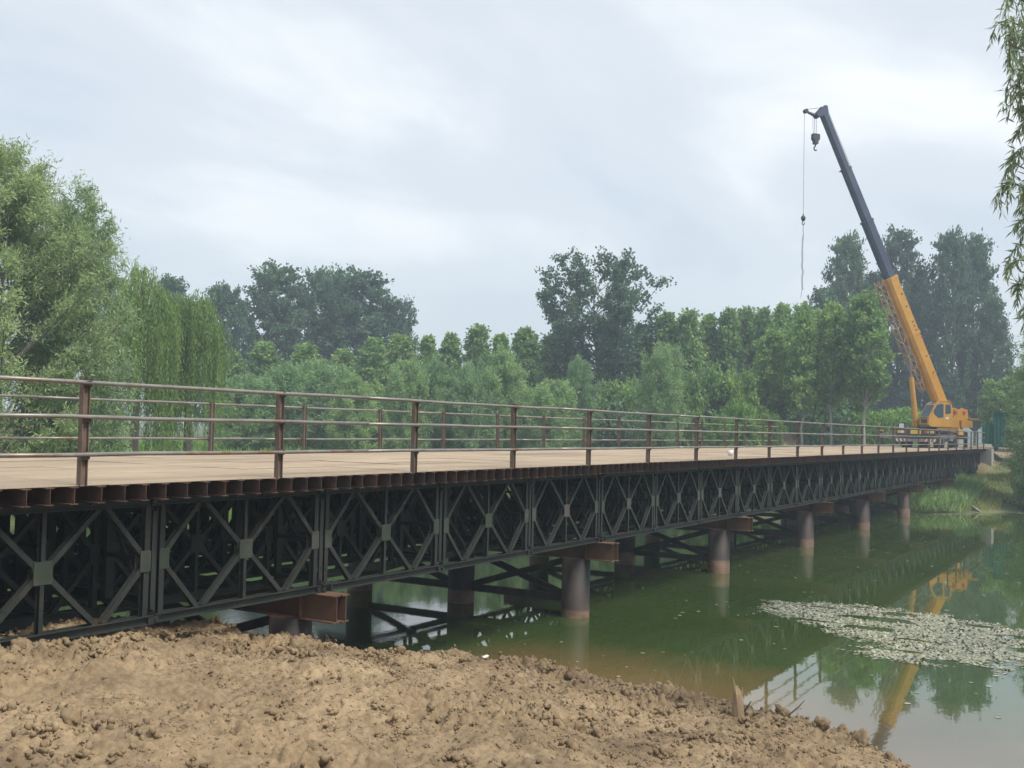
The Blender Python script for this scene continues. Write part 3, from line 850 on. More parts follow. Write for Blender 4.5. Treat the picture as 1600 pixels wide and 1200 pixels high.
def bp_(t, u_=0.0, s_=0.0): return tuple(PIV + AX * t + UPB * u_ + SD * s_ - off)


def boom_sec(name, t0, t1, w, d, m, parent=crane):
    q = MB(); c = 0.10
    prof = [(-w / 2, d / 2), (w / 2, d / 2), (w / 2, -d * 0.2), (w / 2 - c, -d * 0.42), (w * 0.18, -d / 2), (-w * 0.18, -d / 2), (-w / 2 + c, -d * 0.42), (-w / 2, -d * 0.2)]
    vs = [bp_(t0, v, u_) for u_, v in prof] + [bp_(t1, v, u_) for u_, v in prof]; n = 8
    q.add(vs, [tuple(range(n - 1, -1, -1)), tuple(range(n, 2 * n))] + [(i, (i + 1) % n, n + (i + 1) % n, n + i) for i in range(n)])
    return q.build(name, m, parent)


bs1 = boom_sec('boom_section', -0.2, 10.1, 0.66, 0.84, 'yellow')
bs2 = boom_sec('boom_section', 9.9, 14.2, 0.56, 0.70, 'boom_grey')
bs3 = boom_sec('boom_section', 14.0, 17.9, 0.48, 0.60, 'boom_grey')
bs4 = boom_sec('boom_section', 17.7, LB - 0.1, 0.41, 0.51, 'boom_grey')
boom_sec('collar', 9.95, 10.2, 0.72, 0.90, 'yellow', bs1)
boom_sec('collar', 6.0, 6.2, 0.74, 0.92, 'yellow', bs1)
boom_sec('collar', 14.1, 14.26, 0.62, 0.77, 'boom_grey', bs2)
boom_sec('collar', 17.8, 17.94, 0.54, 0.67, 'boom_grey', bs3)
for t in (8.9, 8.0, 6.9, 6.6, 6.3, 4.4, 3.2):
    q = MB(); q.tube(bp_(t, 0.22, 0.331), bp_(t, 0.22, 0.345), 0.06, n=8); q.build('port', 'crane_dark', bs1)
for t in (14.2, 17.87):
    for s in (-1, 1):
        q = MB(); q.tube(bp_(t, s * 0.36, 0), bp_(t + 0.02, s * 0.52, 0), 0.03, n=6); q.build('guide_lug', 'boom_grey', bs3)
# boom head: sheave plates, rooster arm, sheaves
hd = MB()
for s in (-1, 1):
    pr = [(-0.35, 0.30), (0.12, 0.42), (0.22, 0.20), (0.05, -0.25), (-0.05, -0.62), (-0.30, -0.55), (-0.35, -0.2)]
    vs = [bp_(LB + a, v, s * 0.19 - 0.02) for a, v in pr] + [bp_(LB + a, v, s * 0.19 + 0.02) for a, v in pr]; n = 7
    hd.add(vs, [tuple(range(n - 1, -1, -1)), tuple(range(n, 2 * n))] + [(i, (i + 1) % n, n + (i + 1) % n, n + i) for i in range(n)])
hd.tube(bp_(LB - 0.1, -0.1, -0.2), bp_(LB - 0.1, -0.1, 0.2), 0.05)
head = hd.build('boom_head', 'boom_grey', crane)
q = MB(); q.path([bp_(LB - 0.2, -0.45, 0), bp_(LB - 0.02, -0.75, 0), bp_(LB + 0.32, -1.12, 0)], [0.14, 0.11, 0.07], 8); q.build('rooster_arm', 'boom_grey', head)
for (a, v, r_) in ((0.02, 0.28, 0.17), (-0.18, -0.52, 0.19), (0.36, -1.16, 0.14)):
    q = MB(); q.tube(bp_(LB + a, v, -0.12), bp_(LB + a, v, 0.12), r_, n=14); q.build('sheave', 'crane_dark', head)
HB = np.array(bp_(LB - 0.28, -0.62, 0)); AU = np.array(bp_(LB + 0.36, -1.27, 0))


def cable(name, pts, r_=0.012, parent=crane):
    q = MB(); q.path(pts, [r_] * len(pts), 5); return q.build(name, 'cable', parent)


for dx in (-0.10, 0.10):
    cable('hoist_rope', [HB + SD * dx, HB + SD * dx * 0.8 + np.array([0, 0, -1.05])])
    cable('hoist_rope', [HB + HD * 0.16 + SD * dx, HB + HD * 0.12 + SD * dx * 0.8 + np.array([0, 0, -1.05])])
blk = HB + np.array([0, 0, -1.05])
q = MB(); hh = [(-0.24, -0.02), (0.24, -0.02), (0.25, -0.36), (0.14, -0.48), (0.12, -0.68), (-0.12, -0.68), (-0.14, -0.48), (-0.25, -0.36)]
vs = [tuple(blk + HD * a + SD * -0.14 + np.array([0, 0, z])) for a, z in hh] + [tuple(blk + HD * a + SD * 0.14 + np.array([0, 0, z])) for a, z in hh]
q.add(vs, [tuple(range(7, -1, -1)), tuple(range(8, 16))] + [(i, (i + 1) % 8, 8 + (i + 1) % 8, 8 + i) for i in range(8)])
hook = q.build('hook_block', 'crane_dark', crane)
pts = [blk + np.array([0, 0, -0.66])] + [blk + HD * 0.11 * math.sin(t) + np.array([0, 0, -0.95 + 0.13 * math.cos(t)]) for t in np.linspace(0.1, 4.3, 10)]
q = MB(); q.path(pts, [0.045] * 5 + [0.05] * 4 + [0.03, 0.02], 6); q.build('hook', 'crane_dark', hook)
# auxiliary line with ball and hanging sling
ball = AU + np.array([0, 0, -6.9])
cable('auxiliary_rope', [AU, ball + np.array([0, 0, 0.2])], 0.012)
q = MB(); q.path([ball + np.array([0, 0, z]) for z in (0.32, 0.2, 0.14, 0.0, -0.12, -0.16)], [0.03, 0.05, 0.13, 0.15, 0.1, 0.03], 10); q.build('headache_ball', 'crane_dark', crane, True)
q = MB(); q.path([ball + HD * 0.09 * math.sin(t) + np.array([0, 0, -0.28 + 0.10 * math.cos(t)]) for t in np.linspace(0, 5.2, 9)], [0.03] * 9, 6); q.build('small_hook', 'crane_dark', crane)
random.seed(11)
pts = [ball + np.array([0, 0, -0.38])]
for k in range(1, 12): pts.append(ball + SD * random.uniform(-0.03, 0.03) + HD * random.uniform(-0.04, 0.04) + np.array([0, 0, -0.38 - 0.38 * k]))
cable('chain_sling', pts, 0.018)
pts2 = [p + HD * 0.07 + np.array([0, 0, 0.03]) for p in pts[2:]] + [pts[-1] + HD * 0.16 + np.array([0, 0, -0.5])]
cable('chain_sling', pts2, 0.013)
q = MB(); q.path([bp_(LB + 0.05, 0.42, 0), bp_(LB + 0.45, -1.05, 0)], [0.015, 0.015], 5); q.build('head_stay', 'cable', head)
cable('boom_rope', [bp_(LB + 0.02, 0.46, 0), bp_(10, 0.55, 0), bp_(0.6, 0.6, 0), sp(-1.75, 0, 2.62)], 0.014)
# luffing cylinder
CB = np.array([65.16, 3.02, 1.75]) - off; CT = np.array(bp_(6.1, -0.40, 0)); cd = CT - CB
q = MB(); q.tube(CB, CB + cd * 0.52, 0.165, n=14); q.build('luffing_cylinder', 'yellow', crane, False)
q = MB(); q.tube(CB + cd * 0.5, CT, 0.085, n=12); q.build('luffing_rod', 'crane_grey', crane)
q = MB(); q.box(tuple(CT - 0.14), tuple(CT + 0.14)); q.build('cylinder_bracket', 'yellow', crane)
q = MB(); sbox(q, 0.55, 1.05, -0.25, 0.25, 1.45, 1.9); q.build('cylinder_base', 'yellow', crane)
# stowed lattice jib along the flank of the boom
jib = None
JU = (-0.62, -1.02); JS = (-0.30, 0.18)
JT0, JT1 = 2.3, 10.3


def jp(t, cu, cs):
    f = 1 - 0.35 * (t - JT0) / (JT1 - JT0) * 0 - 0.5 * max(0, (JT0 + 1.2 - t) / 1.2)
    return np.array(bp_(t, (JU[0] + JU[1]) / 2 + (cu - 0.5) * (JU[1] - JU[0]) * f, (JS[0] + JS[1]) / 2 + (cs - 0.5) * (JS[1] - JS[0]) * f))


q = MB()
for cu in (0, 1):
    for cs in (0, 1): q.path([jp(t, cu, cs) for t in np.linspace(JT0, JT1, 8)], [0.03] * 8, 5)
jib = q.build('lattice_jib', 'jib', crane)
nlat = 16
for i in range(nlat):
    t0 = JT0 + (JT1 - JT0) * i / nlat; t1 = JT0 + (JT1 - JT0) * (i + 1) / nlat
    q = MB()
    for (a0, b0), (a1, b1) in (((0, 0), (1, 0)), ((0, 1), (1, 1)), ((0, 0), (0, 1)), ((1, 0), (1, 1))):
        if i % 2: a0, b0, a1, b1 = a1, b1, a0, b0
        q.tube(jp(t0, a0, b0), jp(t1, a1, b1), 0.02, n=5)
    q.build('lacing', 'jib', jib)

# ------------------------------------------------------------------ green cabin behind the crane
gx0, gy0 = spot(1537, 76.0)
gc = tag(empty('site_cabin', (gx0, gy0, -0.03), R(-81)), 'dark green ribbed metal cabin standing behind the bridge end on the right', 'cabin')


def ribbed(x0, x1, y0, y1, z0, z1, name):
    q = MB(); nrib = int((x1 - x0) / 0.2); pr = []
    for i in range(nrib):
        a = x0 + (x1 - x0) * i / nrib; b = x0 + (x1 - x0) * (i + 1) / nrib
        pr += [(a, y0), (a + (b - a) * 0.4, y0), (a + (b - a) * 0.5, y0 + 0.035), (a + (b - a) * 0.9, y0 + 0.035)]
    pr += [(x1, y0), (x1, y1), (x0, y1)]
    n = len(pr)
    q.add([(a, b, z0) for a, b in pr] + [(a, b, z1) for a, b in pr], [tuple(range(n - 1, -1, -1)), tuple(range(n, 2 * n))] + [(i, (i + 1) % n, n + (i + 1) % n, n + i) for i in range(n)])
    return q.build(name, 'cabin', gc)


ribbed(0.0, 0.72, 0.1, 2.4, 0.35, 1.75, 'low_annex')
body = ribbed(0.722, 2.9, 0.0, 2.4, 0.12, 2.55, 'cabin_body')
q = MB(); q.box((0.68, -0.06, 2.553), (2.95, 2.46, 2.62)); q.build('roof', 'cabin', gc)
q = MB(); q.box((1.35, -0.012, 1.30), (1.6, 0.0, 1.42)); q.build('vent', 'crane_dark', body)
for xx in (0.8, 2.6):
    q = MB(); q.box((xx, 0.05, -0.1), (xx + 0.2, 2.3, 0.117)); q.build('skid', 'crane_dark', gc)

# ------------------------------------------------------------------ haze
hzb = MB(); hzb.box((-648, -648, -7.0), (648, 648, 34.0))
hm = bpy.data.materials.new('pale_haze'); hm.use_nodes = True
hn = hm.node_tree.nodes; hn.remove(hn['Principled BSDF'])
pv = hn.new('ShaderNodeVolumePrincipled')
pv.inputs['Color'].default_value = (0.74, 0.88, 1.0, 1)
pv.inputs['Density'].default_value = 0.0014
pv.inputs['Anisotropy'].default_value = 0.1
hm.node_tree.links.new(pv.outputs[0], hn['Material Output'].inputs['Volume'])
haze = tag(hzb.build('haze', hm), kind='stuff')
haze.display_type = 'WIRE'

# ------------------------------------------------------------------ trees
def nrm(v): return v / (np.linalg.norm(v, axis=-1, keepdims=True) + 1e-9)


def leaf_geo(P, A, L, W, g, roll=None):
    # one bent leaf-shaped quad per point: base, widest left, tip, widest right
    n = len(P); A = nrm(A)
    r_ = nrm(g.normal(size=(n, 3))) if roll is None else roll
    S = nrm(np.cross(A, r_)); N = np.cross(S, A)
    L = (L * g.uniform(0.65, 1.3, n))[:, None]; W = (W * g.uniform(0.7, 1.25, n))[:, None]
    mid = P + A * L * 0.42
    V = np.stack([P, mid + S * W * 0.5 + N * W * 0.12, P + A * L, mid - S * W * 0.5 + N * W * 0.12], 1).reshape(-1, 3)
    return V


def leaf_mesh(name, Vs, tints, m):
    V = np.concatenate(Vs); n = len(V) // 4
    F = np.arange(n * 4).reshape(n, 4)
    return fast_mesh(name, V, F, m, {'tint': np.repeat(np.clip(np.concatenate(tints), 0, 1), 4)})


def env_r(kind, t):                         # crown radius share at share t of the crown's height
    t = np.clip(t, 0.001, 0.999)
    if kind == 'cone': return (1 - t) ** 0.66 * min(1, (t / 0.10) ** 0.5)
    if kind == 'ovoid': return math.sin(math.pi * t ** 0.75) ** 0.6
    if kind == 'round': return (1 - abs(2 * t - 0.9) ** 2.4 / 1.35) ** 0.5 if abs(2 * t - 0.9) < 1.12 else 0.25
    if kind == 'vase': return min(1, 0.35 + 0.75 * t) * (1 - max(0, t - 0.82) / 0.18 * 0.55)
    return 1.0


def make_tree(seed, H, Rc, hb, env, nb, ntw, nl, LL, LW, spread, rise, lf, bark='bark', stems=1, droop=0.0, tw_len=0.16, up=0.5, tr=1.0):
    g = np.random.default_rng(seed)
    tm = MB(); Vs = []; T = []
    bases = [np.array((0, 0, 0.0))] if stems == 1 else [np.array((g.uniform(-.5, .5), g.uniform(-.5, .5), 0)) for _ in range(stems)]
    trunks = []
    for b0 in bases:
        lean = np.array((g.normal() * 0.02 * H, g.normal() * 0.02 * H, 0)) if stems == 1 else np.array((b0[0] * 2.2, b0[1] * 2.2, 0))
        hh = H * (0.92 if stems == 1 else g.uniform(0.55, 0.8))
        pts = [b0 + lean * (t ** 1.5) + np.array((0, 0, hh * t - (0.5 if t == 0 else 0))) + (g.normal(size=3) * 0.012 * H * (0 < t < 1)) * np.array((1, 1, 0)) for t in np.linspace(0, 1, 7)]
        r0 = (0.011 * H + 0.05) * tr / math.sqrt(stems)
        tm.path(pts, list(np.linspace(r0, 0.02, 7)), 7); trunks.append((np.array(pts), r0))
    for i in range(nb):
        te = (i + g.uniform(0, 1)) / nb
        te = te ** (0.85 if env != 'cone' else 1.0)
        he = hb + (H - hb) * te
        az = i * 2.39996 + g.uniform(-0.4, 0.4)
        rad = Rc * env_r(env, te) * g.uniform(0.62, 1.05)
        end = np.array((rad * math.cos(az), rad * math.sin(az), he))
        tp, r0 = trunks[i % len(trunks)]
        hs = max(hb * 0.7, he - rad * g.uniform(rise * 0.7, rise * 1.3) - 0.3)
        hs = min(hs, tp[-1][2] * 0.97)
        ix = np.interp(hs, tp[:, 2], np.arange(len(tp))); k = min(int(ix), len(tp) - 2); st = tp[k] + (tp[k + 1] - tp[k]) * (ix - k)
        ctrl = st * 0.45 + end * 0.55 + np.array((math.cos(az), math.sin(az), 0)) * rad * 0.18 * (1 if droop <= 0 else 0.6) + np.array((0, 0, -0.06 * H * 0.3 + droop * rad * 0.5))
        us = np.linspace(0, 1, 6)[:, None]
        cur = (1 - us) ** 2 * st + 2 * us * (1 - us) * ctrl + us ** 2 * end
        rb = r0 * (1 - hs / (H * 1.05)) * 0.55 + 0.012
        tm.path(list(cur), list(np.linspace(rb, 0.010, 6)), 5)
        bt = g.uniform(0, 1)
        for j in range(ntw):
            uu = g.uniform(0.30, 1.0) if j else 1.0
            b = (1 - uu) ** 2 * st + 2 * uu * (1 - uu) * ctrl + uu ** 2 * end
            d = nrm(g.normal(size=3) * np.array((1, 1, 0.5)) + np.array((math.cos(az), math.sin(az), 0)) * 0.6 + np.array((0, 0, up)))
            ln = tw_len * H * g.uniform(0.35, 1.0) * ((0.25 + 0.75 * (1 - te)) if env == 'cone' else 0.75)
            e_ = b + d * ln + np.array((0, 0, -droop * ln))
            if ln > 0.5: tm.path([b, (b + e_) / 2 + np.array((0, 0, 0.08 * ln)), e_], [0.018, 0.012, 0.006], 3)
            m_ = int(nl * g.uniform(0.6, 1.3))
            s_ = g.uniform(0.05, 1.05, m_)[:, None] ** 0.8
            P = b + (e_ - b) * s_ + g.normal(size=(m_, 3)) * spread * np.array((1, 1, 0.8)) * (0.5 + 0.7 * s_)
            P[:, 2] = np.maximum(P[:, 2], 0.15)
            A = nrm(g.normal(size=(m_, 3)) + d * 0.6 + np.array((0, 0, up * 0.4 - droop * 1.6)))
            Vs.append(leaf_geo(P, A, LL, LW, g)); T.append(0.25 * bt + 0.35 * g.uniform(0, 1) + 0.4 * g.uniform(0, 1, m_))
    return tm.mesh('trunk', bark), leaf_mesh('crown', Vs, T, lf), H, Rc


def make_weeping(seed, H, Rc, nstr, lf, LL=0.22, LW=0.05):
    g = np.random.default_rng(seed)
    tm = MB(); Vs = []; T = []
    tp = [np.array((g.normal() * 0.1 * t, g.normal() * 0.1 * t, H * 0.6 * t - (0.5 if t == 0 else 0))) for t in np.linspace(0, 1, 5)]
    tm.path(tp, [0.32, 0.28, 0.24, 0.2, 0.15], 8)
    tops = []
    for i in range(34):
        az = i * 2.4; rad = Rc * math.sqrt((i + 0.5) / 34) * g.uniform(0.85, 1.05)
        zt = H * (1.0 - 0.30 * (rad / Rc) ** 2) * g.uniform(0.93, 1.0)
        e_ = np.array((rad * math.cos(az), rad * math.sin(az), zt))
        st = tp[3] if i % 2 else tp[4]
        c = st * 0.5 + e_ * 0.5 + np.array((0, 0, 0.12 * H))
        us = np.linspace(0, 1, 6)[:, None]
        tm.path(list((1 - us) ** 2 * st + 2 * us * (1 - us) * c + us ** 2 * e_), list(np.linspace(0.09, 0.012, 6)), 5)
        tops.append(e_)
    tops = np.array(tops)
    for i in range(nstr):
        kt = g.integers(len(tops)); b = tops[kt] + g.normal(size=3) * np.array((0.25, 0.25, 0.3)) * (Rc / 2.2)
        out = nrm(np.array((b[0], b[1], 0.0)) + g.normal(size=3) * np.array((.3, .3, 0)))
        ln = min(b[2] - 0.4, H * g.uniform(0.12, 0.85) * (0.6 + 0.4 * ((kt * 7) % 5) / 4))
        m_ = int(ln / 0.065)
        u_ = np.linspace(0, 1, m_)[:, None]
        sway = g.normal(size=2) * 0.12
        P = b + out * (0.28 * (1 - np.exp(-u_ * 5))) * (Rc / 2.2) + np.array((sway[0], sway[1], 0)) * u_ ** 2 + np.array((0, 0, -1.0)) * (ln * u_) + np.array((0, 0, 0.22)) * np.sin(np.minimum(u_ * 9, math.pi)) + g.normal(size=(m_, 3)) * 0.035
        A = nrm(g.normal(size=(m_, 3)) * 0.35 + np.array((0, 0, -1.0)))
        Vs.append(leaf_geo(P, A, LL, LW, g)); T.append(0.45 * ((kt * 13) % 7) / 6 + 0.2 * g.uniform(0, 1) + 0.35 * g.uniform(0, 1, m_))
    return tm.mesh('trunk', 'bark'), leaf_mesh('crown', Vs, T, lf), H, Rc


PROTO = {
    # seed, H, R, crown base, envelope, branches, twigs, leaves, leaf length, width, spread, rise
    'poplar_a': make_tree(21, 12, 2.3, 1.5, 'cone', 46, 6, 42, 0.34, 0.26, 0.22, 1.5, 'lf_poplar', up=0.9, tw_len=0.10),
    'poplar_b': make_tree(22, 12, 2.4, 1.2, 'cone', 46, 6, 42, 0.34, 0.26, 0.22, 1.6, 'lf_poplar', up=0.9, tw_len=0.10),
    'poplar_c': make_tree(23, 12, 2.5, 1.5, 'cone', 42, 7, 40, 0.32, 0.25, 0.24, 1.4, 'lf_poplar', up=0.9, tw_len=0.11),
    'young_a': make_tree(31, 10, 1.7, 3.6, 'ovoid', 40, 6, 40, 0.26, 0.20, 0.18, 1.8, 'lf_poplar', 'palebark', up=1.0, tw_len=0.10, tr=0.75),
    'young_b': make_tree(32, 10, 1.8, 3.2, 'cone', 40, 6, 40, 0.26, 0.20, 0.18, 1.8, 'lf_poplar', 'palebark', up=1.0, tw_len=0.10, tr=0.75),
    'dark_a': make_tree(41, 24, 4.6, 3, 'ovoid', 70, 8, 40, 0.44, 0.34, 0.27, 1.7, 'lf_dark', up=1.2, tw_len=0.12),
    'dark_b': make_tree(42, 24, 4.4, 3, 'ovoid', 60, 8, 40, 0.44, 0.34, 0.26, 2.0, 'lf_dark', up=1.3, tw_len=0.125),
    'dark_c': make_tree(43, 20, 6.0, 2, 'round', 84, 8, 44, 0.44, 0.34, 0.28, 1.1, 'lf_dark', up=1.1, tw_len=0.13),
    'open': make_tree(53, 20, 7.2, 4, 'vase', 70, 11, 46, 0.32, 0.25, 0.25, 1.15, 'lf_dark', up=1.0, tw_len=0.12),
    'shrub_a': make_tree(61, 6.5, 2.3, 0.4, 'round', 56, 8, 52, 0.30, 0.060, 0.16, 0.9, 'lf_shrub', stems=4, droop=0.12, up=0.5, tw_len=0.14),
    'shrub_b': make_tree(62, 6.5, 2.5, 0.3, 'ovoid', 56, 8, 52, 0.30, 0.060, 0.16, 1.0, 'lf_shrub', stems=4, droop=0.18, up=0.5, tw_len=0.14),
    'bush': make_tree(63, 4.0, 2.3, 0.1, 'round', 44, 7, 44, 0.24, 0.17, 0.18, 0.7, 'lf_poplar', stems=3, up=0.6, tw_len=0.15),
    'limebush': make_tree(64, 3.0, 1.9, 0.1, 'round', 36, 6, 40, 0.22, 0.12, 0.16, 0.7, 'lf_bright', stems=3, up=0.6, tw_len=0.16),
    'broad': make_tree(65, 8.0, 3.2, 1.8, 'round', 48, 8, 44, 0.30, 0.22, 0.22, 0.8, 'lf_poplar', up=0.4, tw_len=0.13),
    'willow_a': make_tree(71, 13.5, 4.6, 0.8, 'ovoid', 112, 11, 92, 0.23, 0.048, 0.18, 1.0, 'lf_willow', stems=3, droop=0.22, up=0.5, tw_len=0.10),
    'willow_b': make_tree(72, 11, 3.0, 0.5, 'ovoid', 92, 10, 84, 0.23, 0.048, 0.17, 1.1, 'lf_willow', stems=3, droop=0.25, up=0.5, tw_len=0.11),
    'weep_a': make_weeping(81, 11, 2.2, 620, 'lf_weep'),
    'weep_b': make_weeping(82, 11, 2.0, 560, 'lf_weep'),
}
ORD = ['first', 'second', 'third', 'fourth', 'fifth', 'sixth', 'seventh', 'eighth', 'ninth', 'tenth', 'eleventh', 'twelfth', 'thirteenth', 'fourteenth', 'fifteenth', 'sixteenth']
trng = random.Random(5)


def plant(name, proto, px, ytop, depth, label, cat='tree', wpx=None, group=None, gz=None):
    tme, cme, H, Rc = PROTO[proto]
    x, y = spot(px, depth)
    z0 = hz_(x, y) if gz is None else gz
    sz = (level(px, ytop, depth) - z0) / H
    sxy = sz if wpx is None else (wpx / 2 / FPX * depth) / Rc
    root = tag(empty(name, (x, y, z0), trng.uniform(0, 6.28)), label, cat, group)
    root.scale = (sxy, sxy, sz)
    link('trunk', tme, root); link('crown', cme, root)
    return root


def row(name, protos, items, text, group, cat='tree'):
    items = sorted(items)
    for i, it in enumerate(items):
        plant(name, protos[i % len(protos)], it[0], it[1], it[2], text.format(ORD[i]), cat, it[3] if len(it) > 3 else None, group)


plant('willow_tree', 'willow_a', -8, 222, 41, 'tall feathery willow at the left edge, the largest tree', wpx=352)
plant('willow_tree', 'willow_b', 112, 290, 44, 'shorter feathery willow just right of the tallest willow at the left', wpx=190)
plant('weeping_willow', 'weep_a', 212, 412, 52, 'bright green weeping willow right beside the feathery willows', wpx=118)
plant('weeping_willow', 'weep_b', 296, 446, 55, 'bright green weeping willow, the right one of two, with drooping strands', wpx=104)
row('poplar_tree', ['dark_a', 'dark_c'], [(262, 440, 118, 90), (345, 452, 124, 90), (428, 422, 132, 128), (505, 426, 138, 110), (560, 430, 132, 130), (612, 470, 136, 80)],
    '{} from the left of the tall dark trees standing behind on the left', 'tall dark trees on the left')
row('poplar_tree', ['poplar_a', 'poplar_b', 'poplar_c'], [(362, 552, 100, 81), (412, 536, 102, 91), (476, 538, 100, 86), (536, 548, 104, 81), (582, 530, 100, 86), (624, 524, 104, 91), (668, 528, 102, 68), (702, 522, 104, 68), (746, 510, 104, 86), (782, 526, 100, 73), (822, 514, 103, 91), (862, 524, 106, 91)],
    '{} from the left of the pointed poplars left of the spreading poplar', 'pointed poplars left of the spreading poplar')
plant('poplar_tree', 'open', 930, 404, 104, 'spreading dark poplar with open upright branches in the middle, above its neighbours', wpx=215)
row('willow_shrub', ['shrub_a', 'shrub_b'], [(388, 588, 74, 100), (440, 572, 76, 110), (500, 566, 78, 110), (556, 590, 74, 90), (632, 566, 78, 76), (684, 564, 80, 84), (742, 570, 78, 76), (786, 548, 80, 96), (862, 596, 78, 80), (905, 562, 82, 70), (1034, 540, 80, 74)],
    '{} from the left of the pale green bushy willows behind the deck railing', 'pale green bushy willows')
row('poplar_tree', ['poplar_b', 'poplar_a', 'poplar_c'], [(1000, 510, 106, 91), (1040, 492, 104, 94), (1076, 486, 102, 83), (1108, 494, 105, 78), (1138, 486, 103, 78), (1166, 482, 106, 83), (1194, 484, 103, 78), (1222, 480, 105, 83), (1254, 476, 107, 83), (1284, 486, 108, 91)],
    '{} from the left of the poplars between the spreading poplar and the crane', 'poplars between the spreading poplar and the crane')
row('young_poplar', ['young_a', 'young_b'], [(1208, 520, 86, 60), (1256, 492, 84, 66), (1300, 480, 84, 62), (1352, 464, 82, 78), (1330, 510, 90, 60)],
    '{} from the left of the slim poplars with pale trunks left of the crane', 'slim poplars with pale trunks')
row('poplar_tree', ['dark_b', 'dark_a'], [(1286, 455, 128, 66), (1324, 376, 132, 80), (1362, 432, 136, 66), (1404, 368, 134, 88), (1438, 428, 138, 60), (1486, 370, 130, 80), (1524, 374, 134, 76), (1552, 470, 128, 60)],
    '{} from the left of the tall dark poplars behind the crane', 'tall dark poplars behind the crane')
row('round_bush', ['bush'], [(1068, 592, 84, 70), (1112, 586, 86, 76), (1156, 590, 85, 74), (1196, 604, 88, 66), (1240, 612, 92, 70), (960, 606, 88, 80), (1000, 600, 90, 70), (820, 612, 86, 80), (588, 610, 84, 70)],
    '{} from the left of the dark round bushes below the poplars', 'dark round bushes below the poplars', 'bush')
row('lime_bush', ['limebush'], [(1160, 634, 78, 70), (1128, 652, 76, 50), (1202, 648, 80, 50)], '{} from the left of the small lime green bushes behind the railing', 'small lime green bushes', 'bush')
plant('leafy_tree', 'broad', 1580, 592, 92, 'dark leafy tree overhanging the green cabin', wpx=90)
plant('willow_tree', 'willow_b', 1640, 496, 60, 'pale green willow at the right edge in front of the green cabin', wpx=138)
plant('willow_tree', 'willow_a', 1690, 430, 66, 'taller pale willow just cut by the right edge of the picture', wpx=160)
plant('willow_shrub', 'shrub_b', 1618, 640, 60, 'low pale willow shrub on the right bank beside the abutment', 'tree', wpx=70)

# ------------------------------------------------------------------ willow close by on the right, boughs reaching into view
g = np.random.default_rng(91)
tx, ty_ = 5.6, -12.6
root = tag(empty('willow_tree', (tx, ty_, hz_(tx, ty_))), 'near willow at the upper right whose hanging leafy twigs enter the sky', 'tree')
z0 = root.location.z
tm = MB(); Vs = []; T = []
trunk = [np.array((0, 0, -0.4)), np.array((-0.1, 0.2, 1.6)), np.array((-0.2, 0.5, 3.2)), np.array((-0.1, 0.8, 5.0)), np.array((0.1, 0.9, 7.2))]
tm.path(trunk, [0.26, 0.22, 0.18, 0.13, 0.05], 9)


def bough(end, start_i, ntw, twl, m_, prob=1.0):
    st = trunk[start_i]; c = st * 0.4 + end * 0.6 + np.array((0, 0, 0.5))
    us = np.linspace(0, 1, 8)[:, None]
    cur = (1 - us) ** 2 * st + 2 * us * (1 - us) * c + us ** 2 * end
    tm.path(list(cur), list(np.linspace(0.05, 0.008, 8)), 5)
    for j in range(ntw):
        u_ = g.uniform(0.45, 1.0) if j else 1.0
        b = (1 - u_) ** 2 * st + 2 * u_ * (1 - u_) * c + u_ ** 2 * end
        d = nrm(np.array((end[0] - st[0], end[1] - st[1], 0)) * 0.5 / (np.linalg.norm(end - st)) + g.normal(size=3) * 0.45)
        L_ = twl * g.uniform(0.6, 1.3)
        k = int(m_ * L_ / twl)
        t_ = np.linspace(0.02, 1, k)[:, None]
        P = b + d * L_ * t_ * (1 - 0.3 * t_) + np.array((0, 0, -1.0)) * L_ * 0.75 * t_ ** 2
        tm.path(list(P[::max(1, k // 5)]), list(np.linspace(0.006, 0.002, len(P[::max(1, k // 5)]))), 4)
        tan = nrm(np.gradient(P, axis=0))
        A = nrm(tan * 0.8 + g.normal(size=(k, 3)) * 0.55 + np.array((0, 0, -0.55)))
        Vs.append(leaf_geo(P, A, 0.125, 0.021, g)); T.append(0.4 * g.uniform(0, 1) + 0.6 * g.uniform(0, 1, k))
        # side shoots
        for s in range(3):
            kk = g.integers(2, k - 1); b2 = P[kk]; d2 = nrm(tan[kk] + g.normal(size=3) * 0.8); L2 = L_ * 0.35; k2 = max(4, k // 3)
            t2 = np.linspace(0.05, 1, k2)[:, None]; P2 = b2 + d2 * L2 * t2 + np.array((0, 0, -1.0)) * L2 * 0.6 * t2 ** 2
            A2 = nrm(nrm(np.gradient(P2, axis=0)) * 0.8 + g.normal(size=(k2, 3)) * 0.5 + np.array((0, 0, -0.5)))
            Vs.append(leaf_geo(P2, A2, 0.125, 0.021, g)); T.append(0.4 * g.uniform(0, 1) + 0.6 * g.uniform(0, 1, k2))


def at_px(px, py, d):
    x, y = spot(px, d); return np.array((x - tx, y - ty_, level(px, py, d) - z0))


